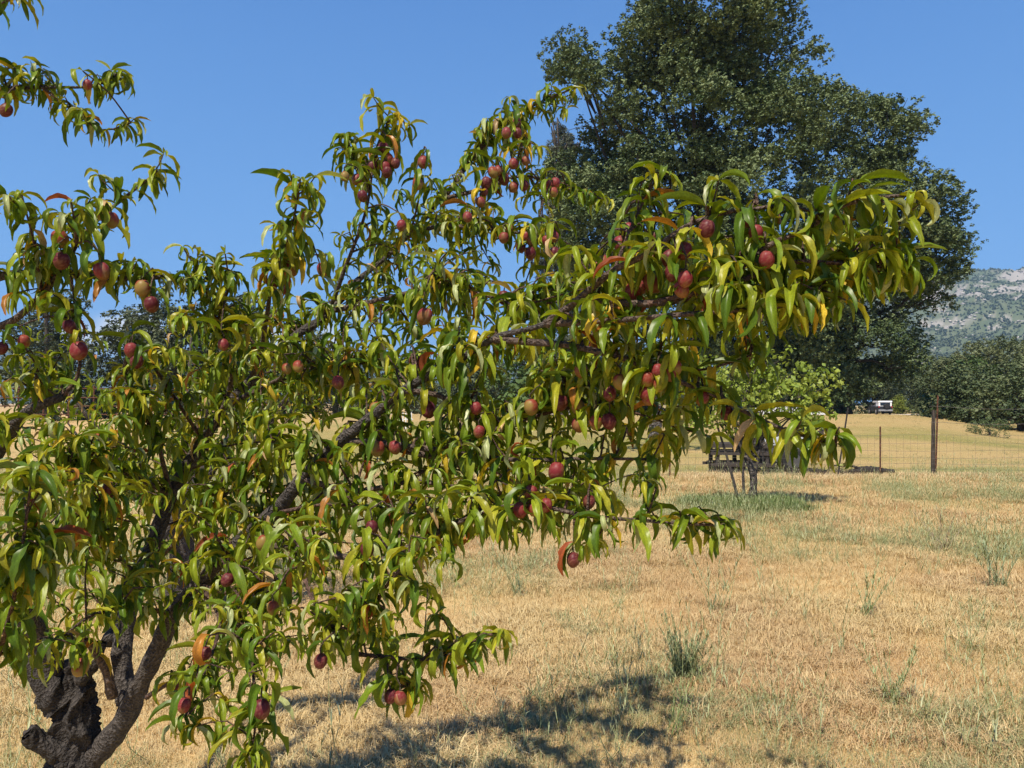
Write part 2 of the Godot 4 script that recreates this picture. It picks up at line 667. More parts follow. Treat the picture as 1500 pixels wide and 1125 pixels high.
func green_patch(x: float, z: float) -> float:   # where weeds keep some green
	return clampf(noise.get_noise_2d(x * 26.0 + 400.0, z * 26.0) * 2.2 + noise.get_noise_2d(x * 70.0, z * 70.0) * 0.9 + 0.05, 0.0, 1.0)

func build_ground() -> void:
	var b := MB.new()
	var rings := [0.0]
	var r := 0.5
	while r < 5000.0:
		rings.append(r)
		r *= 1.045
	var around := 256
	for k in rings.size():
		for a in around + 1:
			var q := TAU * a / around
			var x: float = rings[k] * sin(q)
			var z: float = -rings[k] * cos(q)
			var g := green_patch(x, z)
			var c := Color(0.98, 0.92, 0.84)
			c = c.lerp(Color(0.90, 0.80, 0.66), clampf(noise.get_noise_2d(x * 12.0, z * 12.0 + 300.0) * 1.6 + 0.15, 0.0, 1.0))
			c = c.lerp(Color(0.62, 0.72, 0.45), g * 0.45)
			var field := smoothstep(15.5, 18.5, -z) * smoothstep(-26.0, 2.0, x + 5.0 * noise.get_noise_2d(x * 4.0, z * 4.0))
			if field > 0.0:   # the mown field: drying in streaks
				var s := noise.get_noise_2d(x * 4.0 - z * 1.5, z * 30.0)
				c = c.lerp(Color(0.74, 0.735, 0.63).lerp(Color(0.45, 0.56, 0.35), clampf(0.75 * (1.0 - smoothstep(26.0, 46.0, -z)) + s * 1.5 + 0.6 * noise.get_noise_2d(x * 2.0, z * 6.0), 0.0, 1.0)), field)
			b.col = c
			b.vert(Vector3(x, high(x, z), z), Vector3.UP)
	for k in rings.size() - 1:
		for a in around:
			var i := k * (around + 1) + a
			b.tri(i, i + around + 1, i + around + 2)
			if k > 0:
				b.tri(i, i + around + 2, i + 1)
	b.smooth_from(0)
	tag(part("ground", b.done(), mats.ground), "dry straw coloured field of mown grass stretching to the trees", "", "", "structure")
	# gravel track by the far car
	var t := MB.new()
	t.col = Color(0.95, 0.9, 0.86)
	for k in 60:
		var x0 := -60.0 + k * 4.0
		var z0 := -104.0 + 2.0 * sin(x0 * 0.03)
		var x1 := x0 + 4.0
		var z1 := -104.0 + 2.0 * sin(x1 * 0.03)
		t.quad(Vector3(x0, high(x0, z0 + 3.0) + 0.06, z0 + 3.0), Vector3(x1, high(x1, z1 + 3.0) + 0.06, z1 + 3.0), Vector3(x1, high(x1, z1 - 3.0) + 0.06, z1 - 3.0), Vector3(x0, high(x0, z0 - 3.0) + 0.06, z0 - 3.0), Vector3.UP)
	tag(part("gravel_road", t.done(), plain("gravel", lin(0.55, 0.47, 0.38), 0.95)), "pale gravel track crossing behind the field", "", "", "structure")

func blade(b: MB, at: Vector3, dir: Vector3, h: float, w: float, droop: float) -> void:
	var side := Vector3(-dir.z, 0, dir.x).normalized() * w * 0.5
	var p0 := at
	var p1 := at + Vector3(dir.x * 0.35, 0.6, dir.z * 0.35) * h
	var p2 := at + Vector3(dir.x, 1.0 - droop, dir.z) * h
	var up := Vector3(-dir.x * 0.3, 1, -dir.z * 0.3).normalized()
	var i := b.vert(p0 - side, up)
	b.vert(p0 + side, up)
	b.vert(p1 - side * 0.8, up)
	b.vert(p1 + side * 0.8, up)
	b.vert(p2, up)
	b.tri(i, i + 1, i + 3)
	b.tri(i, i + 3, i + 2)
	b.tri(i + 2, i + 3, i + 4)

func grass_tuft(blades: int, spread: float, h0: float, h1: float, lean: float, flat: int, thin := 1.0) -> ArrayMesh:
	var b := MB.new()
	for k in blades:
		var q := rr(0, TAU)
		var at := Vector3(cos(q), 0, sin(q)) * spread * sqrt(rng.randf())
		var d := Vector3.RIGHT.rotated(Vector3.UP, rr(0, TAU)) * lean * rr(0.3, 1.4)
		b.col = Color.WHITE * rr(0.75, 1.15)
		blade(b, at, d, rr(h0, h1), rr(0.0028, 0.005) * thin, rr(0.0, 0.5))
	for k in flat:
		var at := Vector3(rr(-1, 1) * spread, rr(0.004, 0.035), rr(-1, 1) * spread)
		var d := Vector3.RIGHT.rotated(Vector3.UP, rr(0, TAU))
		var side := Vector3(-d.z, rr(-0.4, 0.4), d.x) * rr(0.0009, 0.0016)
		var l := rr(0.025, 0.07)
		b.col = Color.WHITE * rr(0.85, 1.3)
		b.quad(at - side, at + side, at + side + d * l + Vector3(0, rr(-0.01, 0.02), 0), at - side + d * l, Vector3.UP)
	return b.done()

func weed_plant(h: float, stems: int, leafy: int) -> ArrayMesh:   # wiry summer weed
	var b := MB.new()
	for s in stems:
		var lean := Vector3(rr(-0.6, 0.6), 1.0, rr(-0.6, 0.6))
		var hh := h * rr(0.6, 1.1)
		var pts := curve([Vector3(rr(-0.06, 0.06), 0, rr(-0.06, 0.06)), lean * hh * 0.5, lean * hh + Vector3(rr(-0.04, 0.04), 0, rr(-0.04, 0.04))], hh / 4.0)
		b.col = Color(0.9, 0.9, 0.7)
		b.tube(pts, taper(pts.size(), 0.0018, 0.0008), 4, null, 0.0, false)
		for k in leafy:
			var t := rr(0.08, 1.0)
			var i := mini(int(t * (pts.size() - 1)), pts.size() - 2)
			var p: Vector3 = pts[i].lerp(pts[i + 1], t * (pts.size() - 1) - i)
			var d := Vector3.RIGHT.rotated(Vector3.UP, rr(0, TAU)) * rr(0.5, 1.0)
			b.col = Color.WHITE * rr(0.75, 1.2)
			blade(b, p, d, h * rr(0.07, 0.2) * (1.2 - t * 0.7), h * rr(0.007, 0.015), rr(-0.2, 0.7))
	return b.done()

func build_grass() -> void:
	var tufts := [grass_tuft(26, 0.08, 0.02, 0.09, 0.9, 1, 0.8), grass_tuft(38, 0.09, 0.02, 0.075, 0.8, 0, 0.5), grass_tuft(22, 0.06, 0.04, 0.13, 0.8, 1)]
	var where := [[], [], []]
	var tints := [[], [], []]
	for band in [[2.4, 6.0, 1150, 0.85], [6.0, 10.0, 850, 0.95], [10.0, 17.0, 420, 1.15], [17.0, 30.0, 30, 0.9], [30.0, 60.0, 9, 1.2]]:
		var wide: float = band[1] * 0.74 + 1.6
		var total := int((band[1] - band[0]) * 2.0 * wide * band[2])
		for k in total:
			var z := -rr(band[0], band[1])
			var x := rr(-wide, wide)
			if absf(x) > -z * 0.74 + 1.6:
				continue
			var mown := -z > 17.0
			var patch := noise.get_noise_2d(x * 40.0, z * 40.0)
			if rng.randf() > 0.95 + patch:
				continue
			var i: int = 1 if patch < -0.05 else [0, 0, 1, 2][rng.randi_range(0, 3)]
			var s: float = band[3] * rr(0.7, 1.35) * (0.7 if mown else 1.0)
			var c := Color(0.61, 0.45, 0.215)
			c = c.lerp(Color(0.52, 0.345, 0.17), clampf(noise.get_noise_2d(x * 30.0 + 900.0, z * 30.0) * 1.8 + 0.25 + rr(-0.25, 0.25), 0.0, 1.0))
			c = c.lerp(Color(0.78, 0.645, 0.35), clampf(rr(-0.6, 0.8), 0.0, 1.0))
			if rng.randf() < green_patch(x, z) * (0.55 if not mown else 0.75):
				c = Color(0.22, 0.25, 0.10).lerp(Color(0.34, 0.33, 0.17), rng.randf())
			var t := Basis(Vector3.UP, rr(0, TAU)).scaled(Vector3(s, s * rr(0.45, 0.95), s))
			where[i].append(Transform3D(t, Vector3(x, high(x, z) - 0.004, z)))
			tints[i].append(c)
	for k in 1500:   # longer grass that the mower leaves along the fence
		var x := rr(3.5, 15.0)
		var z := -16.3 + rr(-0.5, 0.7) * rng.randf() * 1.6
		var s := rr(0.9, 1.7)
		where[2].append(Transform3D(Basis(Vector3.UP, rr(0, TAU)).scaled(Vector3(s * 0.8, s, s * 0.8)), Vector3(x, high(x, z), z)))
		tints[2].append(Color(0.74, 0.60, 0.36).lerp(Color(0.56, 0.42, 0.22), rng.randf()))
	var g := Node3D.new()
	g.name = "dry_grass"
	add_child(g, true)
	tag(g, "short dry golden grass and straw litter covering the ground", "grass", "", "stuff")
	for k in 3:
		scatter("grass_tufts", tufts[k], mats.straw, where[k], tints[k], g)
	# grey green weeds among the straw
	var plants := [weed_plant(0.22, 4, 9), weed_plant(0.34, 3, 12), weed_plant(0.16, 7, 7), weed_plant(0.45, 2, 10)]
	where = [[], [], [], []]
	tints = [[], [], [], []]
	for k in 22000:
		var d := 3.2 + 14.5 * pow(rng.randf(), 0.7)
		var x := rr(-1, 1) * (d * 0.74 + 1.0)
		if rng.randf() > 0.05 + green_patch(x, -d) * 0.75:
			continue
		var i := rng.randi_range(0, 3)
		where[i].append(Transform3D(Basis(Vector3.UP, rr(0, TAU)).scaled(Vector3.ONE * rr(0.5, 1.1)), Vector3(x, high(x, -d), -d)))
		tints[i].append(Color(0.30, 0.36, 0.19).lerp(Color(0.47, 0.48, 0.28), rng.randf()))
	g = Node3D.new()
	g.name = "green_weeds"
	add_child(g, true)
	tag(g, "sparse grey green weeds scattered through the straw", "weeds", "", "stuff")
	for k in 4:
		scatter("weed_stems", plants[k], mats.weed, where[k], tints[k], g)
	# weeds that stand out one by one
	for row in [
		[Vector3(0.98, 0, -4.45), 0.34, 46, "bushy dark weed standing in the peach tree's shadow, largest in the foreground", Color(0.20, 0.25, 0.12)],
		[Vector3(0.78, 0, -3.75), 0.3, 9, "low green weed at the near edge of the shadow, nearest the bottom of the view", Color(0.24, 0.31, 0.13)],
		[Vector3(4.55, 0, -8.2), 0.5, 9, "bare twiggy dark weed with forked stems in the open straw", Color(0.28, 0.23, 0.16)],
		[Vector3(0.05, 0, -6.4), 0.4, 7, "upright grey weed just right of the lowest peach branches", Color(0.29, 0.34, 0.19)],
		[Vector3(1.55, 0, -5.9), 0.5, 5, "tall thin weed with a dark stalk in the open grass", Color(0.29, 0.33, 0.18)],
		[Vector3(2.6, 0, -5.7), 0.45, 8, "spreading green weed in the middle of the bare grass", Color(0.28, 0.34, 0.17)],
		[Vector3(4.15, 0, -6.6), 0.5, 12, "dense grey green weed clump by the right edge", Color(0.27, 0.33, 0.19)],
		[Vector3(2.0, 0, -4.1), 0.36, 10, "feathery weed in the near grass, right of the shadow", Color(0.31, 0.37, 0.18)],
	]:
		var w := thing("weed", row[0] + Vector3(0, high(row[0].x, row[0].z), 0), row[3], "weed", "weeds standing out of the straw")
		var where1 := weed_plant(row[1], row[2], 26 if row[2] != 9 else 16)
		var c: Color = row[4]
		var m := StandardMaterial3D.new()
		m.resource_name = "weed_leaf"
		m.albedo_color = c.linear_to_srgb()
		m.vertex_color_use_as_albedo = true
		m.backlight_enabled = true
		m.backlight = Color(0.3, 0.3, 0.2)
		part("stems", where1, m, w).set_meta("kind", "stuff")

# ------------------------------------------------------------------ trees
func leaf_spray(count: int, size: float, longish: float) -> ArrayMesh:
	var b := MB.new()
	for k in count:
		var at := Vector3(rr(-1, 1), rr(-1, 1), rr(-1, 1)).normalized() * rr(0.15, 0.6)
		var nn := (at.normalized() * 0.6 + Vector3(rr(-1, 1), rr(-0.2, 1.4), rr(-1, 1))).normalized()
		var d := nn.cross(Vector3(rr(-1, 1), rr(-1, 1), rr(-1, 1))).normalized()
		var e := nn.cross(d)
		var l := size * rr(0.7, 1.2)
		var w := l / longish
		b.col = Color.WHITE * rr(0.8, 1.2)
		var i := b.vert(at - d * l * 0.5, nn)
		b.vert(at + e * w * 0.5 + nn * w * 0.12, (nn + e * 0.3).normalized())
		b.vert(at + d * l * 0.5, nn)
		b.vert(at - e * w * 0.5 + nn * w * 0.12, (nn - e * 0.3).normalized())
		b.tri(i, i + 1, i + 2)
		b.tri(i, i + 2, i + 3)
	return b.done()

func crown_clumps(lobes: Array, per: float, radius: float, gaps := 9.0) -> Array:
	var out := []
	for l in lobes:
		var e: Vector3 = l[1]
		var count := maxi(6, int(per * (e.x * e.y + e.y * e.z + e.x * e.z)))
		for k in count:
			var d := Vector3(rr(-1, 1), rr(-1, 1), rr(-1, 1))
			if d.length() > 1.0 or d.length() < 0.05:
				continue
			d = d.normalized() * pow(d.length(), 0.45)
			var at: Vector3 = l[0] + d * e
			if noise.get_noise_3dv(at * 26.0) > gaps:   # openings that show the sky
				continue
			out.append([at, radius * (rr(0.35, 0.8) if rng.randf() < 0.4 else rr(0.8, 1.6))])
	return out

# trunk, limbs to each lobe, and a crown of many leaf sprays gathered in clumps
func leafy_tree(called: String, base: Vector3, trunk_r: float, trunk_h: float, lobes: Array, opt: Dictionary, label: String, category: String, group := "") -> Node3D:
	var o := thing(called, base, label, category, group)
	var b := MB.new()
	b.col = opt.get("bark", Color(0.8, 0.76, 0.72))
	var top := Vector3(0, trunk_h, 0)
	var line := curve([Vector3(0, -0.3, 0), Vector3(rr(-0.1, 0.1), trunk_h * 0.5, 0) , top], trunk_h / 8.0)
	b.tube(line, taper(line.size(), trunk_r * 1.25, trunk_r * 0.8), 12, noise, 0.15)
	part("trunk", b.done(), mats.oak_bark, o)
	var lb := MB.new()
	lb.col = b.col
	for l in lobes:
		var to: Vector3 = l[0] - base
		var run := curve([top * 0.9, top.lerp(to, 0.5) + Vector3(rr(-0.1, 0.1), 0.05, rr(-0.1, 0.1)) * to.length(), to], to.length() / 8.0)
		lb.tube(run, taper(run.size(), trunk_r * 0.45, trunk_r * 0.06), 6)
		for j in 5:
			var d := Vector3(rr(-1, 1), rr(-0.6, 1), rr(-1, 1)).normalized()
			var tw := [to * 0.8 + top * 0.2, to + d * l[1] * 0.5, to + d * l[1] * 0.95]
			lb.tube(tw, [trunk_r * 0.12, trunk_r * 0.07, trunk_r * 0.02], 5)
	part("limbs", lb.done(), mats.oak_bark, o).set_meta("kind", "stuff")
	var where := []
	var tints := []
	var c0: Color = opt.color
	var c1: Color = opt.color2
	var size: float = opt.spray
	for cl in crown_clumps(lobes, opt.per, opt.clump, opt.get("gaps", 9.0)):
		var shade := rng.randf()
		var cr: float = cl[1]
		for k in int(opt.each * cr * cr / (opt.clump * opt.clump)):
			var d := Vector3(rr(-1, 1), rr(-1, 1), rr(-1, 1))
			if d.length() > 1.0:
				continue
			var p: Vector3 = cl[0] + d * cr * Vector3(1.1, 0.75, 1.1)
			var q := Basis.from_euler(Vector3(rr(-0.6, 0.6), rr(0, TAU), rr(-0.6, 0.6))).scaled(Vector3.ONE * size * rr(0.7, 1.3))
			where.append(Transform3D(q, p - base))
			tints.append(c0.lerp(c1, clampf(shade + rr(-0.35, 0.35), 0.0, 1.0)))
	scatter("crown", opt.leaf, mats[opt.get("mat", "foliage")], where, tints, o)
	return o

func simple_lobes(base: Vector3, w: float, h: float, low: float, n: int) -> Array:
	var out := []
	for k in n:
		var t := (k + 0.5) / n
		var y := lerpf(low, h, t)
		var r := w * 0.5 * sqrt(maxf(0.1, 1.0 - pow(absf(t - 0.4) / 0.62, 2.0)))
		var q := k * 2.4 + rr(-0.5, 0.5)
		var off := r * 0.5 * (1.0 - t * 0.6)
		out.append([base + Vector3(cos(q) * off, y - (h - low) * 0.06, sin(q) * off), Vector3(r * 0.72, (h - low) / n * 1.5, r * 0.72)])
	return out

func build_trees() -> void:
	var oak_leaf := leaf_spray(9, 0.62, 1.7)
	var fine_leaf := leaf_spray(10, 0.5, 2.4)
	var needle := leaf_spray(16, 0.9, 7.0)
	var oak := {"leaf": oak_leaf, "spray": 0.36, "per": 3.6, "clump": 0.95, "each": 62.0, "color": Color(0.066, 0.106, 0.04), "color2": Color(0.175, 0.225, 0.095), "gaps": 0.24, "bark": Color(0.35, 0.33, 0.31)}
	leafy_tree("oak_tree", Vector3(13.2, high(13.2, -53.0), -53), 0.55, 6.0, oak_lobes(), oak, "tallest broad dark green oak, its top above the frame", "tree", "tall trees behind the orchard")
	leafy_tree("oak_tree", Vector3(25.0, high(25.0, -58.0), -58), 0.5, 5.0, spreading_oak_lobes(), oak, "spreading oak with stepped crown right of the tallest oak, above the parked car", "tree", "tall trees behind the orchard")
	# pine, greyer, behind the oak's left edge
	var pb := Vector3(4.9, 0, -76)
	var pl := []
	for k in 16:
		var y := 6.0 + k * 1.5
		var r := lerpf(3.6, 0.8, k / 15.0)
		for j in 3:
			var q := k * 1.3 + j * 2.1
			pl.append([pb + Vector3(cos(q) * r * 0.7, y + rr(-0.5, 0.5), sin(q) * r * 0.7), Vector3(r * 0.42, 0.55, r * 0.42)])
	leafy_tree("pine_tree", pb, 0.35, 27.0, pl, {"leaf": needle, "spray": 0.5, "per": 5.0, "clump": 0.6, "each": 26.0, "color": Color(0.085, 0.105, 0.07), "color2": Color(0.15, 0.17, 0.12)}, "grey green pine showing behind the tallest oak's left edge", "tree", "tall trees behind the orchard")
	var far := {"leaf": oak_leaf, "spray": 0.55, "per": 2.2, "clump": 1.1, "each": 24.0, "color": Color(0.055, 0.078, 0.04), "color2": Color(0.11, 0.135, 0.07)}
	var olive := far.duplicate()
	olive.color = Color(0.075, 0.098, 0.045)
	olive.color2 = Color(0.14, 0.16, 0.075)
	var bright := far.duplicate()
	bright.color = Color(0.06, 0.105, 0.03)
	bright.color2 = Color(0.11, 0.17, 0.05)
	var bush := {"leaf": oak_leaf, "spray": 0.34, "per": 3.0, "clump": 0.75, "each": 40.0, "color": Color(0.06, 0.092, 0.04), "color2": Color(0.145, 0.18, 0.08)}
	var pale_bush := bush.duplicate()
	pale_bush.color = Color(0.085, 0.115, 0.05)
	pale_bush.color2 = Color(0.19, 0.215, 0.10)
	# [x, z, width, height, low, lobes, kind, name, label, group]
	for t in [
		[-43.0, -72.0, 10.0, 10.5, 1.5, 6, far, "evergreen_tree", "dark evergreen tree left of the cypress, at the photo's left edge"],
		[-36.5, -75.0, 8.5, 11.5, 1.0, 6, far, "evergreen_tree", "dark evergreen tree just right of the cypress, under the upper peach branch"],
		[-31.0, -71.0, 8.5, 12.0, 1.0, 6, far, "evergreen_tree", "dark evergreen tree behind the pair of hanging peaches on the left"],
		[-26.0, -73.0, 8.0, 11.6, 1.0, 6, far, "evergreen_tree", "dark evergreen tree at the right end of the left hand row"],
		[-21.0, -80.0, 9.0, 8.5, 1.0, 5, olive, "evergreen_tree", "lower olive green tree right of the left hand row"],
		[-27.0, -118.0, 14.0, 9.5, 1.0, 6, far, "far_tree", "far dark tree below the distant white cloud, leftmost of the low line"],
		[-16.0, -122.0, 14.0, 9.0, 1.0, 6, olive, "far_tree", "far olive tree below the distant white cloud, in the low line"],
		[-5.0, -120.0, 13.0, 10.5, 1.0, 6, far, "far_tree", "far dark tree behind the white picket panel"],
		[6.0, -124.0, 14.0, 11.5, 1.0, 6, far, "far_tree", "far dark tree left of the grey orchard trunk"],
		[18.0, -126.0, 15.0, 12.5, 1.0, 6, far, "far_tree", "far dark tree behind the bright green sapling"],
		[38.0, -118.0, 14.0, 10.5, 1.0, 6, far, "far_tree", "far dark tree between the two big oaks' trunks"],
		[56.0, -119.0, 10.0, 8.5, 0.6, 6, far, "far_tree", "dark tree straight behind the parked car"],
		[64.5, -121.0, 11.0, 9.0, 0.6, 6, far, "far_tree", "dark tree just right of the parked car"],
		[47.5, -117.0, 11.0, 9.5, 0.3, 6, far, "far_tree", "dark tree just left of the parked car, under the spreading oak"],
		[46.8, -83.0, 8.0, 5.6, 0.0, 6, bush, "round_tree", "low dark tree at the left end of the thicket, right of the car"],
		[45.6, -79.0, 7.0, 6.4, 0.0, 6, pale_bush, "round_tree", "olive tree second from the left end of the thicket"],
		[33.2, -56.0, 6.0, 3.9, 0.0, 6, bush, "round_tree", "dark bush directly behind the wooden fence post's top"],
		[50.0, -84.0, 8.0, 7.0, 0.4, 6, bush, "round_tree", "round dark green tree in the middle of the right hand thicket"],
		[45.0, -72.0, 8.0, 7.4, 0.3, 6, pale_bush, "round_tree", "pointed olive green tree, tallest of the right hand thicket"],
		[50.5, -76.0, 8.0, 7.6, 0.3, 6, pale_bush, "round_tree", "olive green tree against the mountain at the right edge"],
		[37.0, -62.0, 6.0, 4.6, 0.1, 6, bright, "round_tree", "bushy mid green tree in front of the thicket, right of the wooden post"],
		[33.0, -50.0, 6.5, 4.3, 0.0, 6, bush, "round_tree", "dense dark bush tree over the small round shrub"],
		[36.0, -48.0, 7.0, 4.5, 0.0, 6, bush, "round_tree", "dense dark bush tree at the extreme right edge"],
		[50.0, -58.0, 10.0, 7.0, 0.0, 6, pale_bush, "round_tree", "olive tree beyond the right edge of the thicket"],
		[0.8, -45.0, 4.6, 3.9, 0.2, 5, bright, "round_tree", "leafy mid green bush seen through the middle of the peach tree"],
		[-3.2, -58.0, 7.0, 4.4, 0.2, 5, far, "round_tree", "dark low bush left of the leafy bush in the middle distance"],
		[8.0, -60.0, 8.0, 4.8, 0.2, 5, far, "round_tree", "dark low bush behind the grey orchard trunk"],
	]:
		var base := Vector3(t[0], high(t[0], t[1]), t[1])
		leafy_tree(t[7], base, t[2] * 0.03, t[3] * 0.4, simple_lobes(base, t[2], t[3], t[4], t[5]), t[6], t[8], "tree", "trees round the field")
	# column cypress
	var cb := Vector3(-33.4, 0, -55)
	var cl := []
	for k in 9:
		cl.append([cb + Vector3(rr(-0.15, 0.15), 0.9 + k * 1.0, rr(-0.15, 0.15)), Vector3(0.85, 0.8, 0.85) * lerpf(1.0, 0.4, k / 8.0)])
	leafy_tree("cypress_tree", cb, 0.15, 8.0, cl, {"leaf": fine_leaf, "spray": 0.3, "per": 16.0, "clump": 0.4, "each": 18.0, "color": Color(0.03, 0.048, 0.026), "color2": Color(0.06, 0.085, 0.045)}, "narrow dark column cypress at the left edge", "tree", "trees round the field")
	# shrubs
	var sb := Vector3(22.9, high(22.9, -37), -37)
	leafy_tree("round_shrub", sb, 0.05, 0.3, [[sb + Vector3(-0.3, 0.35, 0), Vector3(0.55, 0.4, 0.5)], [sb + Vector3(0.3, 0.38, 0.1), Vector3(0.5, 0.42, 0.5)]], {"leaf": fine_leaf, "spray": 0.16, "per": 60.0, "clump": 0.25, "each": 12.0, "color": Color(0.07, 0.11, 0.035), "color2": Color(0.12, 0.16, 0.06)}, "small round green shrub on the dry slope below the thicket", "shrub")
	var yb := Vector3(53.0, high(53.0, -105), -105)
	leafy_tree("yellow_green_shrub", yb, 0.06, 0.6, [[yb + Vector3(0, 0.9, 0), Vector3(1.1, 0.9, 1.0)], [yb + Vector3(-0.2, 1.8, 0), Vector3(0.6, 0.6, 0.6)]], {"leaf": fine_leaf, "spray": 0.4, "per": 30.0, "clump": 0.45, "each": 12.0, "color": Color(0.15, 0.2, 0.03), "color2": Color(0.26, 0.29, 0.05)}, "yellow green young shrub beside the parked car", "shrub")
	# sapling in the orchard
	var at := Vector3(3.66, high(3.66, -12.0), -12.0)
	var lobes := []
	for q in [[0.0, 1.75, 0.0, 0.55, 0.38], [-0.5, 1.7, 0.1, 0.5, 0.4], [0.55, 1.65, 0.0, 0.5, 0.3], [1.0, 1.85, 0.0, 0.35, 0.26], [0.25, 2.1, 0.0, 0.35, 0.3], [0.75, 1.45, 0.1, 0.35, 0.2], [-0.7, 1.95, 0.0, 0.35, 0.35], [0.3, 2.38, 0.0, 0.16, 0.25], [0.05, 2.25, 0.05, 0.3, 0.25], [0.65, 2.05, 0.0, 0.3, 0.22], [-0.3, 2.1, 0.0, 0.4, 0.35], [0.95, 1.5, 0.1, 0.25, 0.2], [-0.2, 1.35, 0.1, 0.4, 0.2], [-0.9, 1.6, 0.0, 0.35, 0.35]]:
		lobes.append([at + Vector3(q[0], q[1], q[2]), Vector3(q[3], q[4], q[3])])
	var o := leafy_tree("sapling", at, 0.06, 0.75, lobes, {"leaf": leaf_spray(6, 0.62, 1.5), "spray": 0.13, "per": 46.0, "clump": 0.2, "each": 11.0, "color": Color(0.20, 0.30, 0.04), "color2": Color(0.36, 0.43, 0.08), "mat": "sapling_leaf"}, "young fruit tree with bright green round leaves and dark forked trunk", "fruit tree", "orchard trees")
	var st := MB.new()
	st.col = Color(0.8, 0.75, 0.7)
	for q in [[-0.12, -0.45, 1.2], [-0.05, -0.12, 1.3], [0.02, 0.25, 1.3]]:
		var run := curve([Vector3(q[0], -0.05, 0.02), Vector3((q[0] + q[1]) * 0.5, 0.6, 0.05), Vector3(q[1], q[2], 0)], 0.2)
		st.tube(run, taper(run.size(), 0.028, 0.016), 7)
	part("stems", st.done(), mats.bark, o).set_meta("kind", "stuff")
	# lush green weeds round its foot
	var where := []
	var tints := []
	for k in 420:
		var q := Vector3(rr(-1.1, 0.7), 0, rr(-0.2, 1.0))
		if q.length() > 1.1:
			continue
		where.append(Transform3D(Basis(Vector3.UP, rr(0, TAU)).scaled(Vector3(1.4, rr(1.2, 2.2), 1.4)), at + q))
		tints.append(Color(0.10, 0.17, 0.05).lerp(Color(0.22, 0.27, 0.10), rng.randf()))
	tag(scatter("green_grass", grass_tuft(22, 0.07, 0.05, 0.14, 0.7, 0), mats.weed, where, tints), "lush green grass growing round the sapling's foot", "grass", "", "stuff")
	# pruned orchard tree behind, grey trunk
	at = Vector3(4.55, high(4.55, -24.2), -24.2)
	leafy_tree("orchard_tree", at, 0.21, 1.4, [[at + Vector3(-0.3, 2.0, 0), Vector3(0.9, 0.6, 0.9)], [at + Vector3(0.5, 2.5, 0), Vector3(0.9, 0.7, 0.9)], [at + Vector3(-0.6, 2.9, 0), Vector3(0.8, 0.6, 0.8)]], {"leaf": oak_leaf, "spray": 0.2, "per": 12.0, "clump": 0.4, "each": 16.0, "color": Color(0.06, 0.09, 0.03), "color2": Color(0.12, 0.16, 0.06), "bark": Color(1.3, 1.25, 1.25)}, "orchard tree with thick straight grey trunk behind the peach tree", "fruit tree", "orchard trees")
	# a second peach tree, shorter, behind the first
	var p2 := thing("peach_tree", Vector3(-2.55, 0, -5.9), "second leafy peach tree just behind the foreground one, on the left", "fruit tree", "orchard trees")
	p2.name = "peach_tree_001"
	var tb := MB.new()
	tb.col = Color(0.6, 0.56, 0.54)
	var run := curve([Vector3(0, -0.1, 0), Vector3(0.03, 0.4, 0), Vector3(0, 0.75, 0)], 0.1)
	tb.tube(run, taper(run.size(), 0.11, 0.08), 14, noise, 0.2)
	part("trunk", tb.done(), mats.bark, p2)
	where = []
	tints = []
	for k in leaf_meshes.size():
		where.append([])
		tints.append([])
	for k in 9:
		var q := k * 2.4
		var tip := Vector3(cos(q) * rr(0.5, 1.15), rr(1.4, 2.25), sin(q) * rr(0.4, 0.9))
		var line := curve([Vector3(0, 0.7, 0), tip * Vector3(0.5, 0.65, 0.5), tip], 0.12)
		var bb := MB.new()
		bb.col = Color(0.75, 0.7, 0.68)
		bb.tube(line, taper(line.size(), 0.04, 0.006), 7)
		part("branch", bb.done(), mats.bark, p2)
		for j in 150:
			var i := rng.randi_range(line.size() / 3, line.size() - 1)
			var p: Vector3 = line[i] + Vector3(rr(-1, 1), rr(-0.8, 1), rr(-1, 1)) * 0.28
			var mi := rng.randi_range(0, leaf_meshes.size() - 1)
			where[mi].append(Transform3D(Basis(Vector3.UP, rr(0, TAU)).scaled(Vector3.ONE * rr(0.09, 0.14)), p))
			tints[mi].append(LEAF_TONES[pick_tone()])
	var mass := Node3D.new()
	mass.name = "foliage"
	mass.set_meta("kind", "stuff")
	p2.add_child(mass, true)
	for k in leaf_meshes.size():
		scatter("leaf_mass", leaf_meshes[k], mats.leaf, where[k], tints[k], mass)

# ------------------------------------------------------------------ far hills
func ridge(az: float) -> float:   # height of the granite mountain by bearing, degrees right of the view axis
	return 338.0 * smoothstep(9.0, 27.0, az) * (1.0 - 0.25 * smoothstep(40.0, 62.0, az)) + 10.0 * noise.get_noise_1d(az * 30.0)

func hill_point(az: float, t: float) -> Vector3:
	var r := lerpf(900.0, 2700.0, t)
	var h := ridge(az) * (smoothstep(0.0, 0.86, t) * 0.95 + 0.05) if t < 0.86 else ridge(az) * (1.0 - (t - 0.86) * 1.2)
	var x := r * sin(deg_to_rad(az))
	var z := -r * cos(deg_to_rad(az))
	h += (34.0 * noise.get_noise_2d(x * 0.35, z * 0.35) + 14.0 * fine.get_noise_2d(x * 0.4, z * 0.4)) * smoothstep(0.02, 0.3, t)
	return Vector3(x, h - 8.0, z)

func granite(p: Vector3) -> float:
	var q := noise.get_noise_3d(p.x * 0.8, p.y * 1.6, p.z * 0.8) * 1.5 + noise.get_noise_3d(p.x * 3.0 + 50.0, p.y * 6.0, p.z * 3.0) * 0.9
	return clampf(q + 0.12 + 0.25 * smoothstep(250.0, 400.0, p.y) + 0.25 * exp(-pow((p.y - 235.0) / 45.0, 2.0)), 0.0, 1.0)

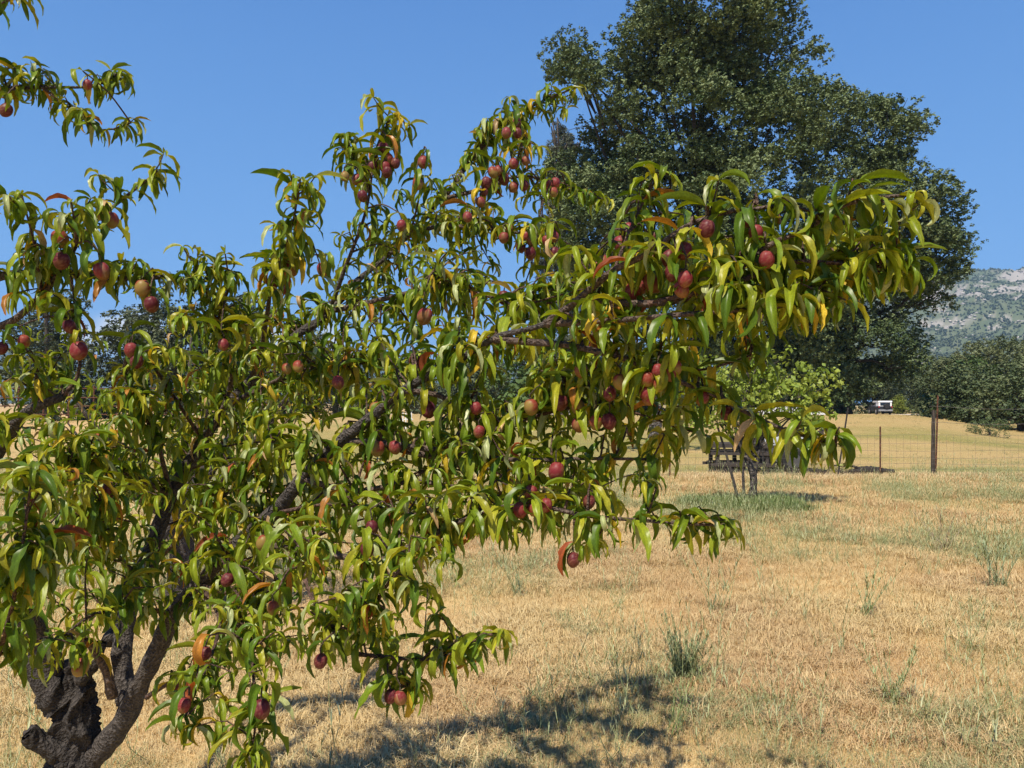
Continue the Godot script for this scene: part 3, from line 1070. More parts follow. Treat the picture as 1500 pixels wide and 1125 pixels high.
func build_hills() -> void:
	var b := MB.new()
	var n_az := 300
	var n_t := 130
	for i in n_az + 1:
		for j in n_t + 1:
			var p := hill_point(lerpf(4.0, 66.0, float(i) / n_az), float(j) / n_t)
			var g := granite(p)
			b.col = Color(0.09, 0.12, 0.065).lerp(Color(0.14, 0.155, 0.09), clampf(fine.get_noise_2d(p.x * 2.0, p.z * 2.0) + 0.4, 0.0, 1.0)).lerp(Color(0.34, 0.31, 0.28), smoothstep(0.35, 0.75, g))
			b.vert(p, Vector3.UP)
	for i in n_az:
		for j in n_t:
			var a := i * (n_t + 1) + j
			b.tri(a, a + 1, a + n_t + 2)
			b.tri(a, a + n_t + 2, a + n_t + 1)
	b.smooth_from(0)
	tag(part("mountain", b.done(), mats.mountain), "grey granite mountain spotted with green scrub on the right", "", "", "structure")
	# scrub and boulders on it
	var blob := leaf_spray(14, 1.0, 1.2)
	var where := []
	var tints := []
	for k in 46000:
		var az := rr(14.0, 50.0)
		var t := pow(rng.randf(), 0.8) * 0.9
		var p := hill_point(az, t)
		var g := granite(p)
		if rng.randf() < g * 0.95 - 0.05:
			continue
		var s := rr(1.6, 4.2) * (1.5 if t > 0.84 else 1.0)
		where.append(Transform3D(Basis(Vector3.UP, rr(0, TAU)).scaled(Vector3(s, s * rr(0.8, 1.6), s)), p + Vector3(0, s * 0.4, 0)))
		tints.append(Color(0.07, 0.10, 0.05).lerp(Color(0.13, 0.16, 0.085), rng.randf()))
	tag(scatter("mountain_scrub", blob, mats.foliage, where, tints), "dark green scrub and pines dotting the mountain slope", "scrub", "", "stuff")
	var rock := MB.new()
	for k in 1:
		var first := rock.v.size()
		for y in 6:
			for x in 9:
				var d := Vector3.UP.rotated(Vector3.RIGHT, PI * y / 5.0).rotated(Vector3.UP, TAU * x / 8.0)
				rock.vert(d * (1.0 + 0.7 * noise.get_noise_3dv(d * 90.0)) * Vector3(1.3, 0.6, 1.0), d)
		for y in 5:
			for x in 8:
				var a := first + y * 9 + x
				rock.tri(a, a + 9, a + 10)
				rock.tri(a, a + 10, a + 1)
	where = []
	tints = []
	for k in 44000:
		var az := rr(14.0, 50.0)
		var p := hill_point(az, rr(0.1, 0.88))
		if rng.randf() > smoothstep(0.25, 0.8, granite(p)) * 0.5:
			continue
		var s := rr(0.7, 2.8)
		where.append(Transform3D(Basis(Vector3.UP, rr(0, TAU)).scaled(Vector3(s, s, s)), p))
		tints.append(Color(0.36, 0.33, 0.30).lerp(Color(0.55, 0.50, 0.45), rng.randf()))
	tag(scatter("granite_outcrops", rock.done(), mats.mountain, where, tints), "pale granite outcrops across the mountain slope", "rocks", "", "stuff")
	# a lower blue ridge far off to the left of centre
	var f := MB.new()
	f.col = Color(0.055, 0.075, 0.045)
	for i in 121:
		var az := lerpf(-50.0, 12.0, i / 120.0)
		for j in 12:
			var t := j / 11.0
			var r := lerpf(4200.0, 6000.0, t)
			var h := (330.0 + 90.0 * noise.get_noise_1d(az * 12.0)) * sin(t * PI * 0.62) - 20.0
			f.vert(Vector3(r * sin(deg_to_rad(az)), h, -r * cos(deg_to_rad(az))), Vector3.UP)
	for i in 120:
		for j in 11:
			var a := i * 12 + j
			f.tri(a, a + 1, a + 13)
			f.tri(a, a + 13, a + 12)
	f.smooth_from(0)
	tag(part("far_hills", f.done(), mats.mountain), "low wooded ridge fading into haze far behind the orchard", "", "", "structure")

# ------------------------------------------------------------------ fence, log, timber, trailer, car
func steel_post(b: MB, h: float) -> void:   # T section with studs and an anchor plate
	b.box(Vector3(0, h / 2 - 0.15, 0), Vector3(0.034, h + 0.3, 0.005))
	b.box(Vector3(0, h / 2 - 0.15, -0.0175), Vector3(0.005, h + 0.3, 0.03))
	var y := 0.2
	while y < h - 0.03:
		b.box(Vector3(0, y, 0.0055), Vector3(0.012, 0.012, 0.006))
		y += 0.055

func build_fence() -> void:
	var o := thing("wire_fence", Vector3(8.95, high(8.95, -16.4), -16.4), "wire mesh farm fence on mixed wooden and rusty steel posts along the field", "fence")
	var steel := plain("dark_steel", lin(0.035, 0.032, 0.03), 0.7, 0.2)
	var wire := plain("wire", lin(0.20, 0.185, 0.165), 0.55, 0.5)
	var wp := MB.new()
	var line := curve([Vector3(0, -0.3, 0), Vector3(0.01, 0.6, 0), Vector3(0.035, 1.43, 0)], 0.15)
	wp.tube(line, taper(line.size(), 0.045, 0.038), 14, noise, 0.08)
	part("wooden_post", wp.done(), mats.timber, o, "weathered grey wooden post")
	for row in [[0.085, -0.05, 1.75, 0.04, "rust", "tall rusty steel post strapped to the wooden post"], [-1.12, 0.0, 1.08, 0.01, "rust", "short thin rusty steel post"], [-2.02, -0.02, 1.5, 0.16, "dark", "dark leaning steel post"], [-3.6, 0.0, 1.4, -0.03, "dark", ""], [-5.6, 0.0, 1.45, 0.03, "rust", ""], [2.7, 0.0, 1.45, 0.02, "rust", ""], [5.4, 0.0, 1.45, -0.03, "rust", ""]]:
		var b := MB.new()
		steel_post(b, row[2])
		var q := part("steel_post", b.done(), mats.rust if row[4] == "rust" else steel, o, row[5])
		q.position = Vector3(row[0], 0, row[1])
		q.rotation.z = -row[3]
	for y in [0.06, 0.17, 0.29, 0.42, 0.57, 0.73, 0.9]:
		var pts := []
		for k in 25:
			var x := lerpf(-7.5, 7.5, k / 24.0)
			pts.append(Vector3(x, y + 0.012 * sin(x * 1.9 + y * 9.0), 0.075 + 0.01 * sin(x * 3.0)))
		var b := MB.new()
		b.tube(pts, taper(25, 0.0021, 0.0021), 4)
		part("wire", b.done(), wire, o)
	for y in [1.18, 1.42]:   # barbed strands
		var pts := []
		var b := MB.new()
		for k in 41:
			var x := lerpf(-0.1, 7.5, k / 40.0)
			var p := Vector3(x, y - 0.05 * sin(PI * fposmod(x, 2.7) / 2.7) + (0.10 if y > 1.3 else 0.0) * (1.0 - x / 7.5), 0.07)
			pts.append(p)
			if k > 0:
				b.box(p, Vector3(0.003, 0.03, 0.003), Basis(Vector3.RIGHT, 0.7))
				b.box(p, Vector3(0.003, 0.03, 0.003), Basis(Vector3.RIGHT, -0.7))
		b.tube(pts, taper(41, 0.003, 0.003), 4)
		part("barbed_wire", b.done(), wire, o)
	var st := MB.new()
	var x := -7.5
	while x < 7.5:
		st.tube([Vector3(x, 0.04, 0.077), Vector3(x + rr(-0.01, 0.01), 0.45, 0.08), Vector3(x, 0.92, 0.077)], [0.0015, 0.0015, 0.0015], 4)
		x += 0.152
	part("stay_wires", st.done(), wire, o).set_meta("kind", "stuff")

func build_yard() -> void:
	# fallen log and brush under the fence
	var lg := thing("fallen_log", Vector3(7.9, 0.08, -16.9), "grey broken log lying in the grass under the fence", "log")
	part("wood", gnarl([Vector3(-0.55, 0.0, 0.1), Vector3(-0.2, 0.05, 0.05), Vector3(0.15, 0.02, 0.0), Vector3(0.5, 0.0, -0.05)], [0.05, 0.085, 0.08, 0.05], 16, 0.02), mats.bark, lg)
	part("snag", gnarl([Vector3(-0.2, 0.04, 0.05), Vector3(-0.5, 0.14, 0.1), Vector3(-0.9, 0.16, 0.16)], [0.035, 0.025, 0.012], 10, 0.008), mats.bark, lg)
	var br := MB.new()
	br.col = Color(0.9, 0.75, 0.62)
	for k in 170:
		var p := Vector3(rr(-0.75, 0.75), 0.02, rr(-0.35, 0.35))
		var d := Vector3(rr(-1, 1), rr(0.05, 0.7), rr(-1, 1)).normalized() * rr(0.15, 0.55)
		br.tube([p, p + d * 0.5 + Vector3(0, rr(-0.02, 0.05), 0), p + d], [0.006, 0.004, 0.002], 4)
	var heap := thing("brush_pile", Vector3(6.65, high(6.65, -16.9), -16.9), "low heap of dead brown twigs beside the leaning fence post", "brush pile")
	part("twig_heap", br.done(), mats.bark, heap).set_meta("kind", "stuff")
	# rack of old boards
	var rk := thing("lumber_rack", Vector3(5.25, high(5.25, -17.6), -17.6), "dark low rack stacked with old boards behind the sapling", "lumber rack")
	var dark := plain("dark_timber", lin(0.055, 0.045, 0.038), 0.9)
	for x in [-0.75, -0.1, 0.55]:
		for z in [-0.3, 0.3]:
			var b := MB.new()
			b.box(Vector3(x, 0.4, z), Vector3(0.09, 0.86, 0.09))
			part("post", b.done(), dark, rk)
	for y in [0.28, 0.62, 0.84]:
		for z in [-0.37, 0.37]:
			var b := MB.new()
			b.box(Vector3(-0.1, y, z), Vector3(1.7, 0.09, 0.035), Basis(Vector3.FORWARD, rr(-0.02, 0.02)))
			part("rail", b.done(), dark, rk)
		for k in 4:
			var b := MB.new()
			b.box(Vector3(-0.1 + rr(-0.1, 0.1), y + 0.07, -0.24 + k * 0.16), Vector3(rr(1.3, 1.9), 0.04, 0.13), Basis(Vector3.UP, rr(-0.06, 0.06)))
			part("board", b.done(), dark, rk)
	var bk := MB.new()
	bk.box(Vector3(-0.35, 0.14, 0.0), Vector3(0.7, 0.26, 0.5), Basis(Vector3.UP, 0.1))
	part("crate", bk.done(), plain("black_plastic", lin(0.02, 0.02, 0.022), 0.6), rk)
	rk.scale = Vector3(0.85, 0.75, 1.0)
	# covered trailer with a sagging grey sheet
	var tr := thing("utility_trailer", Vector3(6.35, high(6.35, -18.4), -18.4), "dark utility trailer with a pale top and sagging grey sheet behind the sapling", "trailer")
	var black := plain("black_paint", lin(0.018, 0.018, 0.02), 0.5)
	var b := MB.new()
	b.box(Vector3(0, 0.42, 0), Vector3(1.7, 0.12, 1.2))
	part("bed", b.done(), black, tr)
	for z in [-0.6, 0.6]:
		for y in [0.56, 0.74, 0.92]:
			b = MB.new()
			b.box(Vector3(0, y, z), Vector3(1.7, 0.14, 0.03))
			part("side_board", b.done(), dark, tr)
	for q in [-0.83, 0.83]:
		for z in [-0.58, 0.58]:
			b = MB.new()
			b.box(Vector3(q, 0.9, z), Vector3(0.05, 0.95, 0.05))
			part("upright", b.done(), black, tr)
	b = MB.new()
	b.prism([Vector3(-0.9, 1.36, 0.65), Vector3(0.9, 1.36, 0.65), Vector3(0.9, 1.42, 0.65), Vector3(0, 1.56, 0.65), Vector3(-0.9, 1.42, 0.65)], Vector3(0, 0, -1.3))
	part("top_cover", b.done(), plain("white_paint", lin(0.78, 0.78, 0.77), 0.5), tr)
	for z in [-0.68, 0.68]:
		var w := MB.new()
		w.tube([Vector3(0.1, 0.3, z - 0.09), Vector3(0.1, 0.3, z - 0.085), Vector3(0.1, 0.3, z + 0.085), Vector3(0.1, 0.3, z + 0.09)], [0.26, 0.3, 0.3, 0.26], 24)
		var tyre := part("wheel", w.done(), plain("rubber", lin(0.02, 0.02, 0.02), 0.85), tr)
		w = MB.new()
		w.tube([Vector3(0.1, 0.3, z - 0.1), Vector3(0.1, 0.3, z + 0.1)], [0.17, 0.17], 20)
		part("rim", w.done(), plain("old_rim", lin(0.10, 0.10, 0.10), 0.7, 0.3), tyre)
	var sh := MB.new()
	for j in 9:
		for i in 13:
			var u := i / 12.0
			var v := j / 8.0
			var sag := 0.30 * sin(PI * u) * v
			sh.vert(Vector3(-0.55 + u * 0.95, 0.86 - 0.32 * v - sag + 0.02 * sin(u * 17.0 + v * 5.0), 0.64 + 0.10 * sin(PI * v) + 0.03 * sin(u * 11.0)), Vector3(0, 0, 1))
	for j in 8:
		for i in 12:
			var a := j * 13 + i
			sh.tri(a, a + 1, a + 14)
			sh.tri(a, a + 14, a + 13)
	sh.smooth_from(0)
	part("sagging_sheet", sh.done(), plain("grey_sheet", lin(0.42, 0.44, 0.47), 0.5), tr)
	# white picket panel
	var pk := thing("picket_panel", Vector3(-4.55, high(-4.55, -33.0), -33.0), "small white picket panel standing in weeds, seen through the peach branches", "garden fence")
	var white := plain("picket_white", lin(0.8, 0.8, 0.78), 0.6)
	for k in 5:
		b = MB.new()
		var x := -0.24 + k * 0.12
		b.prism([Vector3(x - 0.022, 0, 0), Vector3(x + 0.022, 0, 0), Vector3(x + 0.022, 0.68, 0), Vector3(x, 0.74, 0), Vector3(x - 0.022, 0.68, 0)], Vector3(0, 0, 0.02))
		part("picket", b.done(), white, pk)
	for y in [0.2, 0.42]:
		b = MB.new()
		b.box(Vector3(0, y, -0.012), Vector3(0.62, 0.045, 0.02))
		part("rail", b.done(), white, pk)
	# corral of brown pipe at the left
	var co := thing("pipe_corral", Vector3(-26.5, high(-26.5, -46.0), -46.0), "brown pipe rail corral beyond the left peach branches", "corral fence")
	for k in 9:
		b = MB.new()
		b.tube([Vector3(-6.0 + k * 1.5, -0.2, 0), Vector3(-6.0 + k * 1.5, 2.2, 0)], [0.05, 0.05], 8)
		part("post", b.done(), mats.rust, co)
	for y in [0.5, 1.0, 1.5, 2.05]:
		b = MB.new()
		b.tube([Vector3(-6.1, y, 0.06), Vector3(6.1, y, 0.06)], [0.03, 0.03], 7)
		part("rail", b.done(), mats.rust, co)

func build_car() -> void:
	var car := thing("parked_car", Vector3(49.7, high(49.7, -104.0) + 0.07, -104.0), "small boxy four wheel drive with white roof and dark lower body on the gravel track", "car", "", deg_to_rad(-8.0))
	# front is -z, rear +z
	var dark := plain("car_dark", lin(0.035, 0.04, 0.05), 0.3, 0.2)
	var white := plain("car_white", lin(0.8, 0.8, 0.8), 0.3)
	var glass := plain("car_glass", lin(0.02, 0.025, 0.03), 0.08)
	var rubber := plain("rubber", lin(0.02, 0.02, 0.02), 0.85)
	var b := MB.new()
	b.prism([Vector3(-0.9, 0.42, 2.2), Vector3(-0.9, 0.42, -2.2), Vector3(-0.9, 0.75, -2.28), Vector3(-0.9, 1.02, -2.15), Vector3(-0.9, 1.08, -0.95), Vector3(-0.9, 1.08, 2.2)], Vector3(1.8, 0, 0))
	part("body", b.done(), dark, car)
	b = MB.new()
	b.prism([Vector3(-0.84, 1.082, 2.18), Vector3(-0.84, 1.082, -0.9), Vector3(-0.8, 1.62, -0.35), Vector3(-0.8, 1.62, 2.08)], Vector3(1.64, 0, 0))
	part("cabin", b.done(), white, car)
	b = MB.new()
	b.prism([Vector3(-0.86, 1.622, 2.14), Vector3(-0.86, 1.622, -0.4), Vector3(-0.78, 1.80, -0.25), Vector3(-0.78, 1.80, 2.0)], Vector3(1.72, 0, 0))
	part("roof", b.done(), white, car)
	for x in [-1, 1]:
		for q in [[-0.62, 0.35], [0.45, 1.0]]:
			b = MB.new()
			b.prism([Vector3(x * 0.845, 1.14, q[1]), Vector3(x * 0.845, 1.14, q[0] + (-0.1 if q[0] < 0 else 0.0)), Vector3(x * 0.825, 1.56, q[0] + (0.28 if q[0] < 0 else 0.0)), Vector3(x * 0.825, 1.56, q[1])], Vector3(x * 0.01, 0, 0))
			part("side_window", b.done(), glass, car)
		b = MB.new()
		b.box(Vector3(x * 0.8, 1.0, 2.215), Vector3(0.14, 0.2, 0.03))
		part("tail_light", b.done(), plain("tail_red", lin(0.4, 0.02, 0.02), 0.3), car)
		b = MB.new()
		b.box(Vector3(x * 1.0, 1.2, -0.75), Vector3(0.16, 0.18, 0.1))
		part("wing_mirror", b.done(), dark, car)
		for z in [-1.4, 1.35]:
			var w := MB.new()
			w.tube([Vector3(x * 0.72, 0.39, z), Vector3(x * 0.74, 0.39, z), Vector3(x * 0.93, 0.39, z), Vector3(x * 0.95, 0.39, z)], [0.34, 0.39, 0.39, 0.34], 24)
			var tyre := part("wheel", w.done(), rubber, car)
			w = MB.new()
			w.tube([Vector3(x * 0.9, 0.39, z), Vector3(x * 0.962, 0.39, z)], [0.22, 0.21], 18)
			part("rim", w.done(), plain("rim_steel", lin(0.45, 0.45, 0.44), 0.5, 0.6), tyre)
			w = MB.new()
			w.tube([Vector3(x * 0.86, 0.5, z - 0.52), Vector3(x * 0.88, 0.86, z - 0.3), Vector3(x * 0.88, 0.92, z), Vector3(x * 0.88, 0.86, z + 0.3), Vector3(x * 0.86, 0.5, z + 0.52)], [0.07, 0.07, 0.07, 0.07, 0.07], 8)
			part("wheel_arch", w.done(), plain("black_trim", lin(0.02, 0.02, 0.022), 0.6), car)
	b = MB.new()
	b.box(Vector3(0, 1.38, 2.15), Vector3(1.25, 0.42, 0.03), Basis(Vector3.RIGHT, -0.18))
	part("rear_window", b.done(), glass, car)
	b = MB.new()
	b.prism([Vector3(-0.66, 1.16, -0.86), Vector3(0.66, 1.16, -0.86), Vector3(0.62, 1.57, -0.445), Vector3(-0.62, 1.57, -0.445)], Vector3(0, 0.01, -0.02))
	part("windscreen", b.done(), glass, car)
	b = MB.new()
	b.box(Vector3(0, 0.55, 2.26), Vector3(1.76, 0.22, 0.16))
	part("rear_bumper", b.done(), plain("bumper_grey", lin(0.25, 0.26, 0.27), 0.5), car)
	b = MB.new()
	b.box(Vector3(0, 0.55, -2.3), Vector3(1.76, 0.22, 0.16))
	part("front_bumper", b.done(), plain("bumper_grey", lin(0.25, 0.26, 0.27), 0.5), car)
	b = MB.new()
	b.tube([Vector3(0.12, 1.08, 2.22), Vector3(0.12, 1.08, 2.25), Vector3(0.12, 1.08, 2.42), Vector3(0.12, 1.08, 2.45)], [0.3, 0.38, 0.38, 0.3], 26)
	var sp := part("spare_wheel", b.done(), rubber, car)
	b = MB.new()
	b.tube([Vector3(0.12, 1.08, 2.42), Vector3(0.12, 1.08, 2.46)], [0.2, 0.18], 20)
	part("rim", b.done(), plain("black_trim", lin(0.02, 0.02, 0.022), 0.6), sp)

# ------------------------------------------------------------------ sky
func make_sky() -> Texture2D:
	var w := 1024
	var h := 512
	var im := Image.create(w, h, false, Image.FORMAT_RGBF)
	var puff := FastNoiseLite.new()
	puff.seed = 5
	puff.frequency = 0.09
	puff.fractal_octaves = 5
	for y in h:
		var el := 90.0 - 180.0 * (y + 0.5) / h
		var t := clampf(el / 90.0, 0.0, 1.0)
		var c := Color(SKY_LOW.lerp(SKY_HIGH, 1.0 - pow(1.0 - t, 3.0)))
		c = c.lerp(SKY_TOP, smoothstep(0.25, 1.0, t))
		for x in w:
			var az := 360.0 * (x + 0.5) / w - 180.0
			var k := c
			if el > 0.0 and el < 9.5:   # small fair weather heaps low over the hills
				var base := 3.2 + 0.5 * puff.get_noise_2d(az * 0.8, 40.0)
				var tall := 3.4 * clampf(puff.get_noise_2d(az * 1.1, 7.0) * 1.7 + 0.25 + 1.0 * exp(-pow((az + 11.5) / 4.0, 2.0)), 0.0, 1.25)
				var q := smoothstep(base - 0.5, base + 0.5, el) * smoothstep(base + tall, base + tall * 0.55, el + 1.2 * puff.get_noise_2d(az * 4.0, el * 4.0))
				k = k.lerp(Color(0.60, 0.66, 0.74).lerp(Color(0.80, 0.80, 0.81), smoothstep(base, base + 2.0, el)), clampf(q, 0.0, 1.0) * 0.9 * clampf(tall * 2.0, 0.0, 1.0))
			im.set_pixel(x, y, k)
	return ImageTexture.create_from_image(im)

const SKY_LOW := Color(0.185, 0.42, 0.80)
const SKY_HIGH := Color(0.032, 0.118, 0.385)
const SKY_TOP := Color(0.024, 0.085, 0.29)

func _ready() -> void:
	rng.seed = 20240611
	noise.seed = 4
	noise.frequency = 0.01
	noise.fractal_octaves = 3
	fine.seed = 8
	fine.frequency = 0.03
	fine.fractal_octaves = 3
	# camera
	var cam := Camera3D.new()
	cam.name = "camera"
	cam.position = Vector3(0, 1.6, 0)
	cam.rotation.x = atan(27.5 / 1127.0)
	cam.fov = 53.05
	cam.near = 0.05
	cam.far = 12000.0
	add_child(cam)
	# sky, sun, exposure
	var env := Environment.new()
	env.background_mode = Environment.BG_SKY
	var sky := Sky.new()
	var sm := PanoramaSkyMaterial.new()
	sm.panorama = make_sky()
	sky.sky_material = sm
	env.sky = sky
	env.tonemap_mode = Environment.TONE_MAPPER_LINEAR
	env.tonemap_exposure = 1.32
	env.fog_enabled = true
	env.fog_density = 0.00016
	env.fog_light_color = Color(0.72, 0.87, 1.0)
	env.sdfgi_enabled = true
	env.ssao_enabled = true
	env.ssil_enabled = true
	var we := WorldEnvironment.new()
	we.name = "world_environment"
	we.environment = env
	add_child(we)
	var sun := DirectionalLight3D.new()
	sun.name = "sun"
	sun.light_color = Color(1.0, 0.955, 0.88)
	sun.light_energy = 1.6
	sun.light_angular_distance = 0.5
	sun.shadow_enabled = true
	sun.look_at_from_position(Vector3.ZERO, -Vector3(-0.235, 0.85, 0.46), Vector3.FORWARD)
	add_child(sun)
	make_materials()
	build_ground()
	build_hills()
	build_peach_tree()
	build_trees()
	build_fence()
	build_yard()
	build_car()
	build_grass()

func lay_out_limbs() -> void:
	limb([Vector3(-1.336,0.462,-2.448), Vector3(-1.214,0.595,-2.425), Vector3(-1.12,0.773,-2.381), Vector3(-1.025,0.962,-2.336), Vector3(-0.927,1.058,-2.294), Vector3(-0.798,1.186,-2.231), Vector3(-0.671,1.29,-2.168), Vector3(-0.574,1.395,-2.106), Vector3(-0.455,1.5,-2.053), Vector3(-0.358,1.565,-2.001), Vector3(-0.278,1.632,-1.98), Vector3(-0.153,1.694,-1.918), Vector3(-0.041,1.751,-1.847), Vector3(0.078,1.779,-1.746)], 0.038, 0.006, 0)
	limb([Vector3(-1.213,0.655,-2.444), Vector3(-1.258,0.846,-2.519), Vector3(-1.233,1.012,-2.565), Vector3(-1.154,1.289,-2.608), Vector3(-1.051,1.472,-2.624), Vector3(-0.976,1.595,-2.651), Vector3(-0.915,1.684,-2.699), Vector3(-0.761,1.849,-2.745), Vector3(-0.671,1.935,-2.793), Vector3(-0.531,2.085,-2.839), Vector3(-0.386,2.23,-2.885), Vector3(-0.262,2.38,-2.932)], 0.034, 0.006, 0)
	limb([Vector3(-1.439,0.687,-2.473), Vector3(-1.461,0.872,-2.398), Vector3(-1.473,0.998,-2.315), Vector3(-1.517,1.141,-2.262), Vector3(-1.592,1.335,-2.307), Vector3(-1.531,1.467,-2.304), Vector3(-1.433,1.568,-2.251), Vector3(-1.347,1.6,-2.201), Vector3(-1.284,1.62,-2.2)], 0.042, 0.012, 0)
	limb([Vector3(-1.626,1.329,-2.357), Vector3(-1.725,1.579,-2.401), Vector3(-1.704,1.898,-2.393), Vector3(-1.571,1.963,-2.292), Vector3(-1.338,1.979,-2.241), Vector3(-1.171,1.959,-2.192), Vector3(-0.996,1.963,-2.192)], 0.03, 0.005, 0.4)
	limb([Vector3(-1.761,1.578,-2.451), Vector3(-1.938,2.154,-2.587), Vector3(-1.941,2.582,-2.677), Vector3(-1.821,2.687,-2.674), Vector3(-1.653,2.711,-2.674), Vector3(-1.485,2.711,-2.674), Vector3(-1.37,2.764,-2.672)], 0.024, 0.003, 0.5)
	limb([Vector3(-1.653,2.711,-2.674), Vector3(-1.557,2.637,-2.695), Vector3(-1.459,2.572,-2.717), Vector3(-1.347,2.589,-2.697)], 0.006, 0.002, 0.75)
	limb([Vector3(-1.938,2.154,-2.587), Vector3(-1.892,2.822,-2.571), Vector3(-1.753,2.942,-2.568), Vector3(-1.626,2.97,-2.567)], 0.012, 0.003, 0.5)
	limb([Vector3(-1.571,1.814,-2.295), Vector3(-1.49,1.845,-2.295), Vector3(-1.374,1.915,-2.243), Vector3(-1.296,1.99,-2.211), Vector3(-1.24,2.064,-2.189), Vector3(-1.198,2.149,-2.237), Vector3(-1.159,2.212,-2.286), Vector3(-1.061,2.294,-2.284)], 0.013, 0.003, 0.55)
	limb([Vector3(-1.374,1.915,-2.243), Vector3(-1.335,2.039,-2.14), Vector3(-1.327,2.122,-2.088), Vector3(-1.338,2.168,-2.087)], 0.006, 0.002, 0.7)
	limb([Vector3(-1.217,2.046,-2.14), Vector3(-1.196,2.103,-2.088), Vector3(-1.192,2.142,-2.067)], 0.006, 0.002, 0.9)
	limb([Vector3(-1.347,1.6,-2.201), Vector3(-1.363,1.659,-2.199), Vector3(-1.355,1.701,-2.198)], 0.008, 0.004, 0.3)
	limb([Vector3(-1.284,1.62,-2.2), Vector3(-1.245,1.668,-2.199), Vector3(-1.234,1.737,-2.197), Vector3(-1.245,1.834,-2.195), Vector3(-1.263,1.967,-2.192)], 0.006, 0.003, 0.6)
	limb([Vector3(-1.225,0.7,-2.383), Vector3(-1.224,0.784,-2.351), Vector3(-1.245,0.855,-2.319), Vector3(-1.248,0.911,-2.267)], 0.016, 0.01, 0.4)
	limb([Vector3(-1.18,0.995,-1.765), Vector3(-1.043,1.16,-1.611), Vector3(-0.958,1.294,-1.508), Vector3(-0.925,1.456,-1.484), Vector3(-0.917,1.469,-1.484)], 0.007, 0.002, 0.9)
	limb([Vector3(-1.092,0.719,-2.322), Vector3(-0.976,0.8,-2.22), Vector3(-0.857,0.883,-2.118)], 0.008, 0.003, 0.5)
	limb([Vector3(-0.915,1.684,-2.699), Vector3(-0.81,1.8,-2.496), Vector3(-0.683,1.947,-2.192), Vector3(-0.577,2.035,-1.99), Vector3(-0.523,2.153,-1.887)], 0.012, 0.002, 0.5)
	limb([Vector3(-1.043,1.473,-2.604), Vector3(-0.932,1.6,-2.501), Vector3(-0.873,1.749,-2.397), Vector3(-0.882,1.845,-2.295), Vector3(-0.902,1.974,-2.212), Vector3(-0.941,2.045,-2.19)], 0.012, 0.002, 0.5)
	limb([Vector3(-0.882,1.845,-2.295), Vector3(-0.829,1.939,-2.242), Vector3(-0.82,2.025,-2.19)], 0.005, 0.002, 0.7)
	limb([Vector3(-0.671,1.935,-2.793), Vector3(-0.599,2.031,-2.69), Vector3(-0.496,2.241,-2.585), Vector3(-0.457,2.465,-2.58), Vector3(-0.397,2.569,-2.577)], 0.01, 0.002, 0.45)
	limb([Vector3(-0.489,2.257,-2.585), Vector3(-0.531,2.407,-2.581), Vector3(-0.565,2.509,-2.579)], 0.005, 0.002, 0.7)
	limb([Vector3(-0.386,2.23,-2.885), Vector3(-0.326,2.319,-2.683), Vector3(-0.302,2.435,-2.58)], 0.005, 0.002, 0.3)
	limb([Vector3(-0.262,2.38,-2.932), Vector3(-0.16,2.545,-2.978), Vector3(-0.053,2.686,-2.974), Vector3(0.067,2.75,-2.973), Vector3(0.253,2.829,-2.971)], 0.012, 0.003, 0.75)
	limb([Vector3(-0.16,2.545,-2.978), Vector3(-0.08,2.625,-2.976), Vector3(-0.013,2.647,-2.925), Vector3(0.098,2.562,-2.877)], 0.006, 0.002, 0.6)
	limb([Vector3(-0.262,2.38,-2.932), Vector3(-0.103,2.408,-2.881), Vector3(0.039,2.454,-2.88), Vector3(0.202,2.396,-2.831), Vector3(0.341,2.353,-2.832)], 0.01, 0.003, 0.7)
	limb([Vector3(-0.051,2.418,-2.881), Vector3(0,2.487,-2.879), Vector3(0.039,2.557,-2.878)], 0.004, 0.002, 0.8)
	limb([Vector3(-0.386,2.23,-2.885), Vector3(-0.244,2.229,-2.735), Vector3(-0.024,2.192,-2.636), Vector3(0.115,2.142,-2.588), Vector3(0.226,2.07,-2.539)], 0.011, 0.003, 0.6)
	limb([Vector3(-0.671,1.935,-2.793), Vector3(-0.438,1.946,-2.592), Vector3(-0.224,1.947,-2.292), Vector3(-0.095,1.905,-2.143), Vector3(0.018,1.855,-2.044)], 0.012, 0.004, 0.6)
	limb([Vector3(-0.224,1.947,-2.292), Vector3(-0.215,1.99,-2.191), Vector3(-0.181,2.02,-2.14)], 0.005, 0.002, 0.8)
	limb([Vector3(0.078,1.779,-1.746), Vector3(0.149,1.824,-1.675), Vector3(0.213,1.873,-1.594), Vector3(0.275,1.9,-1.543), Vector3(0.337,1.944,-1.512), Vector3(0.413,1.97,-1.491), Vector3(0.525,1.981,-1.471)], 0.011, 0.003, 0.7)
	limb([Vector3(0.149,1.824,-1.675), Vector3(0.28,1.803,-1.576), Vector3(0.391,1.822,-1.515), Vector3(0.486,1.899,-1.473), Vector3(0.557,1.93,-1.452), Vector3(0.635,1.976,-1.451), Vector3(0.764,1.996,-1.451)], 0.01, 0.003, 0.7)
	limb([Vector3(0.28,1.803,-1.576), Vector3(0.413,1.826,-1.495), Vector3(0.532,1.873,-1.494), Vector3(0.639,1.871,-1.494), Vector3(0.748,1.863,-1.494)], 0.008, 0.003, 0.7)
	limb([Vector3(0.078,1.779,-1.746), Vector3(0.213,1.77,-1.596), Vector3(0.337,1.775,-1.516), Vector3(0.46,1.781,-1.476), Vector3(0.578,1.797,-1.476)], 0.009, 0.003, 0.7)
	limb([Vector3(0.216,1.876,-1.614), Vector3(0.253,1.968,-1.652), Vector3(0.291,2.047,-1.67), Vector3(0.325,2.104,-1.668)], 0.005, 0.002, 0.5)
